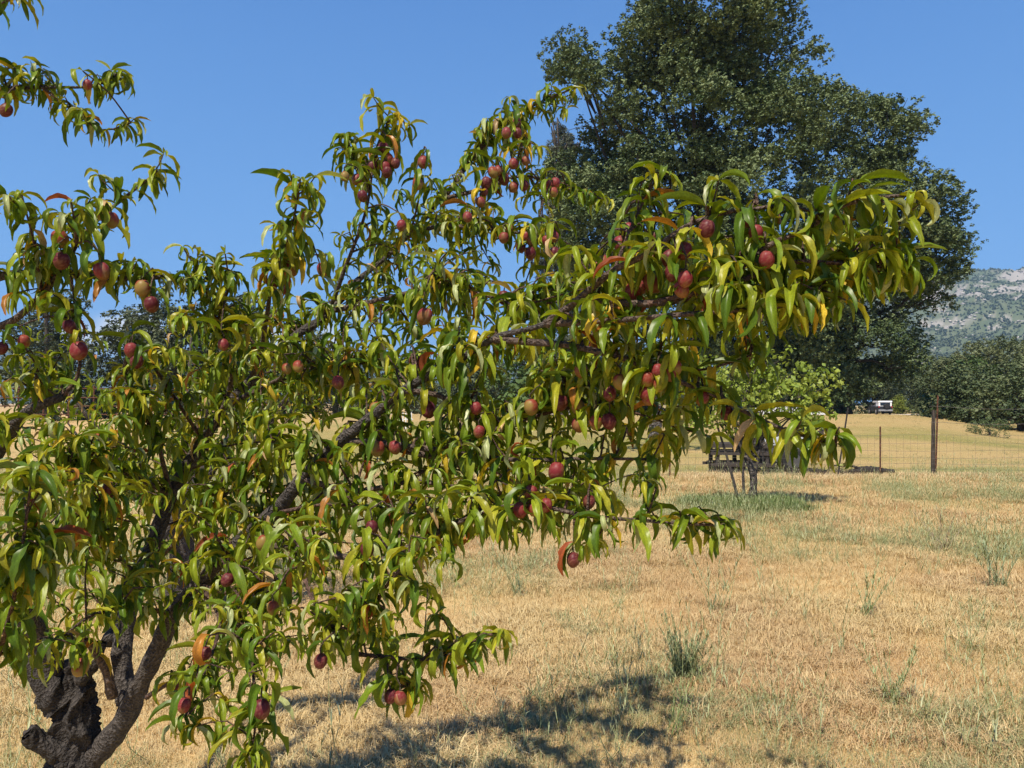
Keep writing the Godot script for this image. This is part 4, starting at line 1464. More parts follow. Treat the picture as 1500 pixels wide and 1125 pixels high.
	limb([Vector3(-0.041,1.751,-1.847), Vector3(0.109,1.732,-1.747), Vector3(0.228,1.7,-1.658), Vector3(0.307,1.664,-1.629), Vector3(0.412,1.62,-1.6), Vector3(0.488,1.575,-1.571), Vector3(0.564,1.538,-1.552), Vector3(0.641,1.519,-1.532)], 0.01, 0.003, 0.65)
	limb([Vector3(0.312,1.665,-1.659), Vector3(0.425,1.673,-1.649), Vector3(0.512,1.702,-1.648)], 0.005, 0.002, 0.7)
	limb([Vector3(-0.278,1.632,-1.98), Vector3(-0.182,1.617,-1.95), Vector3(-0.085,1.549,-1.922), Vector3(-0.051,1.516,-1.903)], 0.009, 0.004, 0.5)
	limb([Vector3(-0.367,1.491,-2.053), Vector3(-0.195,1.462,-2.004), Vector3(-0.104,1.505,-1.953), Vector3(-0.025,1.541,-1.902), Vector3(0.102,1.625,-1.85), Vector3(0.16,1.656,-1.799)], 0.01, 0.003, 0.4)
	limb([Vector3(-0.025,1.541,-1.902), Vector3(0.164,1.592,-1.851), Vector3(0.287,1.576,-1.801), Vector3(0.371,1.545,-1.782), Vector3(0.45,1.522,-1.752)], 0.006, 0.002, 0.6)
	limb([Vector3(-0.455,1.5,-2.053), Vector3(-0.337,1.494,-2.003), Vector3(-0.226,1.484,-1.963), Vector3(-0.101,1.47,-1.904), Vector3(0.016,1.462,-1.854), Vector3(0.176,1.469,-1.804), Vector3(0.336,1.469,-1.764)], 0.01, 0.003, 0.65)
	limb([Vector3(-0.574,1.395,-2.106), Vector3(-0.408,1.369,-2.006), Vector3(-0.26,1.401,-1.955), Vector3(-0.118,1.389,-1.906), Vector3(0.016,1.362,-1.856), Vector3(0.128,1.364,-1.806)], 0.009, 0.003, 0.6)
	limb([Vector3(-0.798,1.186,-2.231), Vector3(-0.568,1.227,-2.01), Vector3(-0.41,1.231,-1.86), Vector3(-0.295,1.243,-1.759), Vector3(-0.198,1.295,-1.728), Vector3(-0.076,1.353,-1.727), Vector3(0.046,1.368,-1.726), Vector3(0.166,1.351,-1.707), Vector3(0.317,1.336,-1.707), Vector3(0.47,1.332,-1.687)], 0.012, 0.003, 0.6)
	limb([Vector3(-0.671,1.29,-2.168), Vector3(-0.497,1.334,-2.007), Vector3(-0.312,1.346,-1.857), Vector3(-0.166,1.344,-1.707)], 0.007, 0.003, 0.6)
	limb([Vector3(-0.568,1.227,-2.01), Vector3(-0.447,1.105,-1.813), Vector3(-0.351,1.089,-1.733), Vector3(-0.271,1.205,-1.66), Vector3(-0.216,1.269,-1.629)], 0.008, 0.003, 0.6)
	limb([Vector3(-0.447,1.105,-1.813), Vector3(-0.388,1.041,-1.764), Vector3(-0.29,1.032,-1.734), Vector3(-0.158,1.036,-1.714), Vector3(-0.075,1.086,-1.693), Vector3(-0.018,1.101,-1.693)], 0.007, 0.002, 0.65)
	limb([Vector3(-0.29,1.032,-1.734), Vector3(-0.262,0.967,-1.756), Vector3(-0.21,0.945,-1.767)], 0.004, 0.002, 0.8)
	limb([Vector3(-0.927,1.058,-2.294), Vector3(-0.692,1.103,-2.013), Vector3(-0.527,1.185,-1.811), Vector3(-0.425,1.293,-1.658), Vector3(-0.402,1.313,-1.627)], 0.008, 0.003, 0.6)
	limb([Vector3(-0.927,1.058,-2.294), Vector3(-0.763,1.05,-2.014), Vector3(-0.703,1.009,-1.815), Vector3(-0.701,0.967,-1.716), Vector3(-0.704,0.923,-1.677)], 0.008, 0.003, 0.5)
	limb([Vector3(-0.763,1.05,-2.014), Vector3(-0.615,1.057,-1.814), Vector3(-0.57,0.982,-1.716), Vector3(-0.552,0.908,-1.677), Vector3(-0.563,0.842,-1.679)], 0.007, 0.002, 0.6)
	limb([Vector3(-0.798,1.186,-2.231), Vector3(-0.783,1.153,-2.112), Vector3(-0.683,1.098,-1.963), Vector3(-0.583,1.091,-1.863)], 0.006, 0.002, 0.6)
	limb([Vector3(-1.025,0.962,-2.336), Vector3(-1.049,1.028,-2.165), Vector3(-1.055,1.064,-1.964), Vector3(-1.046,1.057,-1.814)], 0.008, 0.003, 0.5)
	limb([Vector3(-1.154,1.289,-2.608), Vector3(-1.171,1.366,-2.406), Vector3(-1.191,1.424,-2.205), Vector3(-1.211,1.414,-2.105)], 0.01, 0.003, 0.6)
	limb([Vector3(-1.233,1.012,-2.565), Vector3(-1.204,1.172,-2.311), Vector3(-1.174,1.265,-2.109), Vector3(-1.065,1.334,-2.007)], 0.009, 0.003, 0.6)
	limb([Vector3(-1.154,1.289,-2.608), Vector3(-1.107,1.472,-2.404), Vector3(-1.112,1.58,-2.301), Vector3(-1.138,1.69,-2.248)], 0.01, 0.003, 0.5)
	limb([Vector3(-1.043,1.473,-2.604), Vector3(-1.065,1.6,-2.451), Vector3(-1.116,1.746,-2.347), Vector3(-1.133,1.784,-2.296)], 0.008, 0.003, 0.5)
	limb([Vector3(-0.976,1.595,-2.651), Vector3(-0.776,1.667,-2.499), Vector3(-0.681,1.696,-2.398), Vector3(-0.49,1.706,-2.298)], 0.01, 0.004, 0.4)
	limb([Vector3(-1.233,1.012,-2.565), Vector3(-0.959,1.246,-2.359), Vector3(-0.761,1.385,-2.206), Vector3(-0.652,1.488,-2.103)], 0.009, 0.003, 0.6)

func lay_out_shoots() -> void:
	shoots([Vector3(-1.749,2.774,-2.672), Vector3(-1.797,2.786,-2.672), Vector3(-1.593,2.654,-2.675), Vector3(-1.521,2.63,-2.676), Vector3(-1.437,2.726,-2.673), Vector3(-1.416,2.153,-2.137)])
	shoots([Vector3(-1.313,2.029,-2.14), Vector3(-1.425,1.912,-2.193), Vector3(-1.342,1.73,-2.097), Vector3(-1.379,1.656,-2.099), Vector3(-0.972,1.454,-1.504), Vector3(-0.873,1.416,-1.485)])
	shoots([Vector3(-0.985,1.347,-1.507), Vector3(-0.918,1.321,-1.507), Vector3(-1.011,1.243,-1.559), Vector3(-1.102,0.985,-1.816), Vector3(-0.994,1.049,-1.764), Vector3(-1.101,1.072,-1.713)])
	shoots([Vector3(-1.342,1.507,-2.103), Vector3(-1.21,1.545,-2.052), Vector3(-1.146,1.509,-2.053), Vector3(-0.996,1.932,-2.193), Vector3(-1.064,1.971,-2.192), Vector3(-0.791,1.971,-2.192)])
	shoots([Vector3(-0.878,2.02,-2.19), Vector3(-0.588,2.043,-1.91), Vector3(-0.497,2.072,-1.889), Vector3(-0.603,1.946,-1.992), Vector3(-0.497,1.928,-1.993), Vector3(-0.661,1.917,-2.093)])
	shoots([Vector3(-0.464,2.173,-2.737), Vector3(-0.373,2.258,-2.785), Vector3(-0.291,2.358,-2.832), Vector3(-0.211,2.454,-2.88), Vector3(-0.503,2.074,-2.689), Vector3(-0.588,1.988,-2.641)])
	shoots([Vector3(-0.317,2.198,-2.736), Vector3(-0.395,2.122,-2.688), Vector3(-0.236,2.283,-2.784), Vector3(-0.646,1.927,-2.593), Vector3(-0.531,2.499,-2.579), Vector3(-0.346,2.534,-2.578)])
	shoots([Vector3(-0.438,2.523,-2.578), Vector3(-0.473,2.407,-2.581), Vector3(-0.508,2.2,-2.586), Vector3(-0.419,2.199,-2.686), Vector3(-0.577,2.165,-2.587), Vector3(0.186,2.798,-2.972)])
	shoots([Vector3(0,2.731,-2.973), Vector3(-0.12,2.664,-2.975), Vector3(-0.16,2.585,-2.977), Vector3(0.133,2.731,-2.973), Vector3(0.027,2.664,-2.975), Vector3(0.213,2.744,-2.973)])
	shoots([Vector3(-0.013,2.598,-2.977), Vector3(-0.093,2.545,-2.978), Vector3(0.278,2.371,-2.832), Vector3(0.126,2.384,-2.832), Vector3(0.051,2.358,-2.832), Vector3(-0.076,2.333,-2.833)])
	shoots([Vector3(-0.174,2.295,-2.784), Vector3(-0.244,2.234,-2.735), Vector3(0.343,2.099,-1.668), Vector3(0.291,2.089,-1.669), Vector3(0.771,1.976,-1.451), Vector3(0.713,1.976,-1.451)])
	shoots([Vector3(0.674,2.001,-1.451), Vector3(0.622,1.95,-1.452), Vector3(0.719,1.853,-1.494), Vector3(0.765,1.853,-1.494), Vector3(0.643,1.797,-1.476), Vector3(0.591,1.81,-1.475)])
	shoots([Vector3(0.538,1.784,-1.476), Vector3(0.645,1.512,-1.533), Vector3(0.611,1.519,-1.532), Vector3(0.585,1.531,-1.552), Vector3(0.462,1.324,-1.687), Vector3(0.432,1.347,-1.687)])
	shoots([Vector3(0.377,1.329,-1.707), Vector3(0.272,1.344,-1.707), Vector3(0.189,1.298,-1.708), Vector3(0.153,1.28,-1.728), Vector3(-0.022,1.086,-1.693), Vector3(-0.075,1.071,-1.693)])
	shoots([Vector3(-0.136,1.035,-1.714), Vector3(-0.233,0.94,-1.767), Vector3(-0.293,0.967,-1.756), Vector3(-0.166,1.133,-1.712), Vector3(-0.685,0.901,-1.678), Vector3(-0.722,0.908,-1.677)])
	shoots([Vector3(-0.552,0.856,-1.679), Vector3(-0.582,0.834,-1.679), Vector3(-0.528,0.952,-1.716), Vector3(-0.549,1.005,-1.735), Vector3(-0.637,0.987,-1.765), Vector3(-0.714,0.995,-1.765)])
	shoots([Vector3(-0.634,0.936,-1.717), Vector3(-0.051,1.684,-1.95), Vector3(-0.259,1.23,-1.641), Vector3(-1.06,1.174,-1.749), Vector3(0.477,1.834,-1.542), Vector3(-0.427,1.477,-1.937)])
	shoots([Vector3(-0.884,1.303,-2.115), Vector3(0.065,1.584,-1.96), Vector3(0.288,1.795,-1.704), Vector3(-1.101,1.626,-2.1), Vector3(-0.208,2.196,-2.53), Vector3(-0.607,1.288,-2.093)])
	shoots([Vector3(-0.199,1.214,-1.655), Vector3(-0.709,1.668,-2.174), Vector3(-0.247,1.943,-2.151), Vector3(0.371,1.868,-1.47), Vector3(0.587,1.929,-1.561), Vector3(-0.398,1.711,-2.34)])
	shoots([Vector3(-0.87,1.87,-2.233), Vector3(-0.089,1.416,-1.767), Vector3(-0.447,1.654,-2.268), Vector3(-0.888,1.946,-2.124), Vector3(0.137,1.947,-2.028), Vector3(-0.214,1.549,-1.956)])
	shoots([Vector3(-1.064,1.468,-2.173), Vector3(-1.023,1.173,-2.206), Vector3(-0.881,1.498,-2.235), Vector3(-0.756,1.285,-2.131), Vector3(-0.944,1.358,-2.245), Vector3(-0.162,1.382,-1.748)])
	shoots([Vector3(-0.467,1.232,-1.748), Vector3(-0.316,1.097,-1.705), Vector3(-1.036,1.122,-2.122), Vector3(-0.823,1.413,-2.18), Vector3(-0.562,1.575,-2.313), Vector3(-0.059,1.506,-1.904)])
	shoots([Vector3(-0.611,1.498,-2.214), Vector3(-1.139,1.45,-2.119), Vector3(0.127,1.525,-1.935), Vector3(-0.263,1.485,-2.1), Vector3(0.518,1.872,-1.532), Vector3(-0.977,1.372,-1.695)])
	shoots([Vector3(-1.008,1.261,-2.104), Vector3(-0.413,1.539,-2.175), Vector3(-1.043,1.61,-2.207), Vector3(-0.928,1.752,-2.146), Vector3(-0.008,1.599,-1.89), Vector3(0.026,1.341,-1.7)])
	shoots([Vector3(0.282,1.615,-1.808), Vector3(-1.119,1.117,-1.991), Vector3(-0.668,1.779,-2.276), Vector3(-0.147,1.928,-2.133), Vector3(-0.986,1.554,-2.245), Vector3(0.165,1.636,-1.762)])
	shoots([Vector3(0.343,1.769,-1.564), Vector3(0.222,1.752,-1.645), Vector3(-0.456,1.751,-2.27), Vector3(-1.15,1.705,-2.267), Vector3(0.002,1.397,-1.85), Vector3(-0.121,1.496,-1.855)])
	shoots([Vector3(0.123,1.393,-1.746), Vector3(0.649,1.827,-1.612), Vector3(-0.301,1.833,-2.326), Vector3(-0.703,1.116,-1.818), Vector3(-0.573,1.762,-2.245), Vector3(-0.772,1.507,-2.218)])
	shoots([Vector3(0.36,1.588,-1.726), Vector3(0.656,1.872,-1.482), Vector3(-0.192,1.435,-1.907), Vector3(0.42,1.79,-1.563), Vector3(-0.693,1.572,-2.269), Vector3(0.297,1.731,-1.69)])
	shoots([Vector3(-0.895,1.163,-2.097), Vector3(-0.873,1.191,-2.188), Vector3(-0.312,1.354,-1.865), Vector3(-0.472,1.919,-2.401), Vector3(0.22,1.661,-1.726), Vector3(-1.294,1.557,-2.134)])
	shoots([Vector3(0.121,1.777,-1.701), Vector3(-0.887,1.613,-2.424), Vector3(0.109,1.72,-1.838), Vector3(0.422,1.932,-1.565), Vector3(-1.171,1.476,-1.876), Vector3(-1.183,1.526,-2.152)])
	shoots([Vector3(-0.921,1.842,-2.148), Vector3(-0.627,1.658,-2.27), Vector3(-0.361,1.193,-1.641), Vector3(-0.914,1.693,-2.25), Vector3(-0.525,1.071,-1.771), Vector3(-1.067,1.396,-1.913)])
	shoots([Vector3(0.69,1.939,-1.542), Vector3(-0.647,1.177,-1.93), Vector3(-1.048,1.377,-2.158), Vector3(0.629,1.881,-1.554), Vector3(0.08,1.894,-2.126), Vector3(-0.84,1.981,-2.234)])
	shoots([Vector3(-0.178,1.314,-1.623), Vector3(-0.824,1.876,-2.315), Vector3(-1.088,1.436,-1.857), Vector3(-1.052,1.243,-1.927), Vector3(-0.368,1.604,-2.134), Vector3(-0.565,1.652,-2.345)])
	shoots([Vector3(-0.64,1.108,-1.834), Vector3(0.354,1.854,-1.603), Vector3(-0.811,1.745,-2.189), Vector3(-0.331,1.24,-1.757), Vector3(0.169,1.573,-1.898), Vector3(-0.302,1.444,-1.985)])
	shoots([Vector3(-0.115,2.098,-2.503), Vector3(0.35,1.522,-1.841), Vector3(-0.077,1.873,-2.109), Vector3(-0.505,1.358,-2.078), Vector3(-0.006,1.8,-1.945), Vector3(-1.054,1.434,-1.673)])
	shoots([Vector3(-0.95,1.352,-1.526), Vector3(-0.982,1.606,-2.373), Vector3(-0.133,1.804,-2.069), Vector3(0.059,1.405,-1.711), Vector3(-0.037,2.183,-2.541), Vector3(-1.04,1.272,-1.683)])
	shoots([Vector3(-1.115,1.137,-2.142), Vector3(0.161,1.806,-1.548), Vector3(0.493,1.935,-1.581), Vector3(-0.444,1.304,-2.064), Vector3(-0.29,2.111,-2.47), Vector3(0.336,1.852,-1.756)])
	shoots([Vector3(-1.008,1.686,-2.142), Vector3(-0.085,1.593,-1.892), Vector3(0.291,1.654,-1.584), Vector3(-0.077,1.313,-1.868), Vector3(0.113,1.462,-1.806), Vector3(0.041,1.438,-1.945)])
	shoots([Vector3(-0.258,1.145,-1.659), Vector3(0.017,1.534,-1.958), Vector3(-0.42,1.092,-1.719), Vector3(-0.391,1.451,-2.094), Vector3(-0.421,2.028,-2.572), Vector3(-0.547,1.173,-1.823)])
	shoots([Vector3(-0.487,1.148,-1.691), Vector3(-0.139,1.271,-1.599), Vector3(0.069,1.681,-1.942), Vector3(-0.941,1.101,-2.085), Vector3(-0.714,1.903,-2.422), Vector3(-0.649,1.343,-2.211)])
	shoots([Vector3(-0.678,1.417,-2.207), Vector3(-0.413,1.179,-1.624), Vector3(0.567,1.841,-1.512), Vector3(-0.589,1.231,-1.955), Vector3(-0.446,1.234,-1.873), Vector3(-1.004,1.47,-2.282)])
	shoots([Vector3(-0.695,1.233,-2.016), Vector3(0.495,1.791,-1.618), Vector3(-0.752,1.139,-2.008), Vector3(-0.292,1.69,-2.125), Vector3(0.685,1.827,-1.558), Vector3(-1.144,1.287,-2.202)])
	shoots([Vector3(0.225,1.394,-1.83), Vector3(-0.134,1.684,-1.886), Vector3(0.163,1.336,-1.792), Vector3(0.301,1.425,-1.73), Vector3(-0.257,1.295,-1.788), Vector3(0.208,1.52,-1.827)])
	shoots([Vector3(0.743,1.949,-1.526), Vector3(0.401,1.613,-1.619), Vector3(0.699,1.885,-1.456), Vector3(0.356,1.727,-1.692), Vector3(-0.496,1.289,-1.921), Vector3(-0.741,1.738,-2.202)])
	shoots([Vector3(-0.134,1.309,-1.766), Vector3(-1.067,1.562,-2.127), Vector3(-0.969,1.346,-2.117), Vector3(-1.206,1.504,-2.07), Vector3(-0.521,1.441,-2.034), Vector3(-0.068,1.758,-1.937)])
	shoots([Vector3(0.117,1.618,-1.888), Vector3(-0.725,1.345,-2.178), Vector3(0.075,2.163,-2.568), Vector3(-0.126,2.206,-2.592), Vector3(-1.074,1.219,-2.108), Vector3(0.277,1.866,-1.757)])
	shoots([Vector3(-0.724,1.812,-2.196), Vector3(0.18,1.746,-1.781), Vector3(-0.236,1.389,-1.796), Vector3(0.4,1.665,-1.745), Vector3(0.632,1.93,-1.542), Vector3(0.032,1.75,-2.045)])
	shoots([Vector3(-0.305,1.175,-1.633), Vector3(-0.931,1.321,-1.575), Vector3(-0.073,1.983,-2.343), Vector3(-0.504,1.847,-2.412), Vector3(-0.208,1.835,-2.106), Vector3(-0.368,1.892,-2.339)])
	shoots([Vector3(-0.398,1.797,-2.298), Vector3(0.389,1.817,-1.406), Vector3(0.334,1.908,-1.684), Vector3(0.09,1.305,-1.834), Vector3(-0.335,1.529,-2.141), Vector3(-0.34,1.296,-1.863)])
	shoots([Vector3(-0.158,1.565,-2.068), Vector3(-0.866,1.329,-2.233), Vector3(0.066,1.816,-2.077), Vector3(-0.233,1.74,-2.152), Vector3(-0.286,1.618,-2.205), Vector3(-0.842,1.101,-2.056)])
	shoots([Vector3(-1.083,1.386,-2.083), Vector3(0.516,1.815,-1.511), Vector3(0.223,1.593,-1.795), Vector3(-0.735,1.431,-2.163), Vector3(0.42,1.862,-1.431), Vector3(0.421,1.488,-2.207)])
	shoots([Vector3(-0.623,1.659,-2.888), Vector3(0.966,2.006,-2.028), Vector3(0.496,1.822,-2.023), Vector3(0.102,1.82,-2.14), Vector3(-1.513,1.638,-2.894), Vector3(-0.244,1.173,-2.402)])
	shoots([Vector3(-0.367,1.098,-2.079), Vector3(-0.919,1.187,-2.766), Vector3(-1.146,1.773,-2.978), Vector3(-0.711,1.801,-2.836), Vector3(-1.058,1.419,-2.759), Vector3(0.704,1.894,-1.799)])
	shoots([Vector3(-0.181,2.272,-2.787), Vector3(-0.511,1.126,-2.182), Vector3(-1.198,1.155,-2.505), Vector3(0.519,1.905,-1.804), Vector3(-0.376,0.963,-2.221), Vector3(-0.159,1.716,-2.373)])
	shoots([Vector3(-0.542,1.271,-2.277), Vector3(-1.286,1.624,-2.697), Vector3(0.723,1.887,-2.111), Vector3(0.326,1.724,-1.926), Vector3(0.112,1.714,-2.199), Vector3(0.466,1.632,-2.174)])
	shoots([Vector3(-0.259,1.909,-2.507), Vector3(0.135,1.446,-2.486), Vector3(-1.567,1.49,-2.691), Vector3(0.44,1.377,-2.381), Vector3(0.216,1.812,-1.96), Vector3(-0.398,1.642,-2.625)])
	shoots([Vector3(-0.577,1.431,-2.524), Vector3(-0.765,1.039,-2.211), Vector3(-1.463,1.387,-2.635), Vector3(0.424,1.933,-1.835), Vector3(-1.261,1.309,-2.51), Vector3(-0.443,1.396,-2.657)])
	shoots([Vector3(0.006,1.773,-2.517), Vector3(-0.429,1.164,-2.381), Vector3(-0.254,1.055,-2.342), Vector3(0.804,2.086,-2.262), Vector3(0.214,1.932,-2.115), Vector3(-1.357,1.309,-2.384)])
	shoots([Vector3(-1.082,1.05,-2.486), Vector3(-0.614,1.548,-2.564), Vector3(-0.023,1.583,-2.394), Vector3(-0.301,1.769,-2.584), Vector3(-1.114,1.55,-2.634), Vector3(-1.17,1.283,-2.622)])
	shoots([Vector3(-0.007,1.339,-2.548), Vector3(0.156,1.55,-2.506), Vector3(-1.291,1.076,-2.114), Vector3(-1.463,1.063,-2.77), Vector3(-0.457,1.81,-2.65), Vector3(-0.502,0.926,-2.247)])
	shoots([Vector3(0.135,1.226,-2.508), Vector3(-1.355,1.222,-2.246), Vector3(-0.999,1.878,-2.458), Vector3(-1.48,1.105,-2.361), Vector3(-0.226,1.47,-2.336), Vector3(-0.009,1.247,-2.038)])
	shoots([Vector3(-0.905,1.011,-2.255), Vector3(-0.503,2.126,-3.036), Vector3(-0.901,1.385,-2.832), Vector3(-0.615,1.367,-2.308), Vector3(-0.883,1.606,-2.666), Vector3(-1.337,1.488,-2.521)])
	shoots([Vector3(0.259,1.411,-2.317), Vector3(-0.821,1.888,-2.809), Vector3(-0.925,1.989,-2.709), Vector3(-1.193,1.433,-1.882), Vector3(0.072,1.645,-2.548), Vector3(-0.072,2.1,-2.806)])
	shoots([Vector3(0.121,1.923,-2.23), Vector3(-0.882,1.775,-2.583), Vector3(-1.39,0.96,-2.632), Vector3(-0.726,1.101,-2.5), Vector3(0.008,1.929,-2.698), Vector3(0.719,1.965,-1.785)])
	shoots([Vector3(-0.073,1.298,-2.122), Vector3(-0.431,1.941,-2.963), Vector3(-0.317,2.195,-2.966), Vector3(-0.902,1.084,-2.519), Vector3(-0.326,1.308,-2.288), Vector3(-1.016,1.215,-2.435)])
	shoots([Vector3(0.551,2.021,-1.993), Vector3(-1.261,1.118,-2.218), Vector3(-1.31,1.4,-2.771), Vector3(-0.88,1.69,-2.938), Vector3(-0.596,2.039,-3.012), Vector3(-1.002,2.002,-2.575)])
	shoots([Vector3(-1.059,1.282,-2.762), Vector3(0.803,1.88,-1.756), Vector3(-1.233,1.785,-2.736), Vector3(-0.134,1.862,-2.314), Vector3(-0.144,1.394,-2.204), Vector3(0.317,1.635,-2.155)])
	shoots([Vector3(-0.187,1.259,-2.44), Vector3(0.1,1.353,-2.402), Vector3(-0.059,1.453,-2.556), Vector3(0.338,1.953,-2.289), Vector3(-0.753,1.434,-2.77), Vector3(0.286,1.328,-2.151)])
	shoots([Vector3(0.215,1.633,-2.497), Vector3(-0.149,1.591,-2.313), Vector3(0.36,1.859,-2.29), Vector3(0.516,1.815,-1.803), Vector3(-0.503,1.35,-2.371), Vector3(-1.486,1.178,-2.815)])
	shoots([Vector3(-1.126,1.689,-2.667), Vector3(0.469,1.821,-2.291), Vector3(-0.279,1.666,-2.641), Vector3(-0.687,0.953,-2.388), Vector3(-0.475,1.539,-2.605), Vector3(-0.182,2.057,-2.795)])
	shoots([Vector3(-0.655,1.654,-2.541), Vector3(-1.153,1.441,-2.67), Vector3(-1.23,1.344,-1.993), Vector3(0.207,1.303,-2.444), Vector3(-1.166,1.048,-2.425), Vector3(0.964,2.085,-2.181)])
	shoots([Vector3(-1.174,2.047,-2.725), Vector3(-0.351,1.493,-2.579), Vector3(0.197,1.736,-1.998), Vector3(-1.114,1.649,-2.897), Vector3(0.405,1.908,-2.011), Vector3(0.285,1.541,-2.05)])
	shoots([Vector3(0.67,1.964,-2.022), Vector3(0.123,2.284,-3.198), Vector3(-0.649,0.85,-2.457), Vector3(-0.711,1.255,-2.497), Vector3(-0.989,1.504,-2.811)])

func lay_out_fruit() -> void:
	fruit(Vector3(-1.71,2.589,-2.577), 0.0254, 1)
	fruit(Vector3(-1.323,2.591,-2.374), 0.017, 0)
	fruit(Vector3(-1.147,2.123,-2.19), 0.0234, 2)
	fruit(Vector3(-1.266,2.059,-2.144), 0.0249, 2)
	fruit(Vector3(-1.25,1.994,-2.126), 0.0246, 1)
	fruit(Vector3(-1.139,1.966,-2.128), 0.026, 3)
	fruit(Vector3(-1.025,1.918,-2.128), 0.0227, 2)
	fruit(Vector3(-1,1.873,-2.128), 0.0246, 1)
	fruit(Vector3(-1.191,1.743,-2.112), 0.026, 0)
	fruit(Vector3(-1.224,1.811,-2.124), 0.0189, 1)
	fruit(Vector3(-1.052,1.745,-2.123), 0.0207, 0)
	fruit(Vector3(-1.039,1.715,-2.127), 0.0208, 1)
	fruit(Vector3(-1.378,1.748,-2.076), 0.017, 1)
	fruit(Vector3(-1.336,1.768,-2.103), 0.0187, 2)
	fruit(Vector3(-0.809,1.763,-2.153), 0.017, 0)
	fruit(Vector3(-0.603,1.965,-2.089), 0.0242, 0)
	fruit(Vector3(-0.561,1.996,-2.282), 0.0224, 3)
	fruit(Vector3(-0.673,1.935,-2.152), 0.0192, 1)
	fruit(Vector3(-0.49,2.305,-2.415), 0.0194, 0)
	fruit(Vector3(-0.462,2.239,-2.364), 0.019, 1)
	fruit(Vector3(-0.458,2.374,-2.497), 0.0201, 1)
	fruit(Vector3(-0.422,2.436,-2.508), 0.0202, 1)
	fruit(Vector3(-0.408,2.353,-2.494), 0.0201, 1)
	fruit(Vector3(-0.288,2.38,-2.478), 0.0199, 0)
	fruit(Vector3(-0.302,2.302,-2.449), 0.0197, 2)
	fruit(Vector3(-0.349,2.16,-2.416), 0.0194, 0)
	fruit(Vector3(-0.02,2.57,-2.744), 0.0221, 0)
	fruit(Vector3(0.02,2.584,-2.785), 0.0199, 1)
	fruit(Vector3(0.005,2.453,-2.726), 0.0219, 0)
	fruit(Vector3(-0.049,2.428,-2.725), 0.0195, 0)
	fruit(Vector3(-0.029,2.404,-2.745), 0.0221, 1)
	fruit(Vector3(0.005,2.377,-2.755), 0.0197, 0)
	fruit(Vector3(-0.092,2.378,-2.704), 0.0217, 1)
	fruit(Vector3(-0.109,2.294,-2.646), 0.0189, 0)
	fruit(Vector3(-0.145,2.206,-2.497), 0.0178, 0)
	fruit(Vector3(0.12,2.366,-2.679), 0.0191, 0)
	fruit(Vector3(0.149,2.359,-2.64), 0.0189, 0)
	fruit(Vector3(0.044,2.38,-2.746), 0.0196, 1)
	fruit(Vector3(-0.027,2.142,-2.514), 0.0179, 0)
	fruit(Vector3(0.029,2.11,-2.51), 0.0201, 1)
	fruit(Vector3(0.047,2.147,-2.512), 0.0202, 0)
	fruit(Vector3(0.06,2.086,-2.49), 0.0222, 1)
	fruit(Vector3(0.133,2.12,-2.401), 0.0171, 0)
	fruit(Vector3(0.109,2.118,-2.442), 0.017, 0)
	fruit(Vector3(0.128,2.054,-2.317), 0.017, 1)
	fruit(Vector3(0.188,1.896,-1.698), 0.0197, 3)
	fruit(Vector3(0.26,1.981,-1.835), 0.0196, 0)
	fruit(Vector3(0.246,1.919,-1.723), 0.02, 2)
	fruit(Vector3(0.297,1.925,-1.667), 0.0193, 0)
	fruit(Vector3(0.295,1.851,-1.599), 0.0228, 0)
	fruit(Vector3(0.276,1.849,-1.624), 0.0174, 0)
	fruit(Vector3(0.314,1.889,-1.531), 0.017, 1)
	fruit(Vector3(0.325,1.817,-1.471), 0.017, 0)
	fruit(Vector3(0.314,1.854,-1.499), 0.017, 1)
	fruit(Vector3(0.374,1.934,-1.471), 0.0184, 1)
	fruit(Vector3(0.46,1.956,-1.49), 0.0173, 0)
	fruit(Vector3(0.467,1.926,-1.466), 0.017, 0)
	fruit(Vector3(0.482,1.871,-1.45), 0.017, 0)
	fruit(Vector3(-0.242,1.84,-2.128), 0.0246, 3)
	fruit(Vector3(-0.259,1.71,-2.057), 0.0219, 1)
	fruit(Vector3(-0.607,1.703,-2.182), 0.0174, 2)
	fruit(Vector3(-0.639,1.697,-2.182), 0.017, 2)
	fruit(Vector3(-0.492,1.658,-2.175), 0.0212, 0)
	fruit(Vector3(-0.363,1.582,-2.056), 0.0219, 2)
	fruit(Vector3(-0.214,1.583,-1.964), 0.0226, 1)
	fruit(Vector3(-0.295,1.488,-1.939), 0.017, 0)
	fruit(Vector3(-0.339,1.485,-1.943), 0.0207, 2)
	fruit(Vector3(-0.023,1.898,-2.175), 0.0213, 1)
	fruit(Vector3(-0.088,1.587,-1.878), 0.017, 0)
	fruit(Vector3(-0.079,1.531,-1.848), 0.017, 0)
	fruit(Vector3(0.045,1.59,-1.813), 0.0193, 2)
	fruit(Vector3(0.115,1.6,-1.806), 0.0192, 1)
	fruit(Vector3(0.154,1.59,-1.789), 0.017, 2)
	fruit(Vector3(0.156,1.674,-1.739), 0.017, 0)
	fruit(Vector3(0.231,1.645,-1.645), 0.017, 2)
	fruit(Vector3(0.215,1.621,-1.695), 0.0181, 1)
	fruit(Vector3(0.279,1.649,-1.586), 0.017, 2)
	fruit(Vector3(0.3,1.665,-1.581), 0.017, 0)
	fruit(Vector3(0.303,1.638,-1.582), 0.017, 2)
	fruit(Vector3(0.284,1.611,-1.6), 0.017, 3)
	fruit(Vector3(0.218,1.559,-1.732), 0.0184, 1)
	fruit(Vector3(0.154,1.549,-1.79), 0.019, 3)
	fruit(Vector3(0.191,1.556,-1.754), 0.017, 2)
	fruit(Vector3(0.397,1.61,-1.606), 0.0171, 3)
	fruit(Vector3(0.45,1.579,-1.61), 0.017, 1)
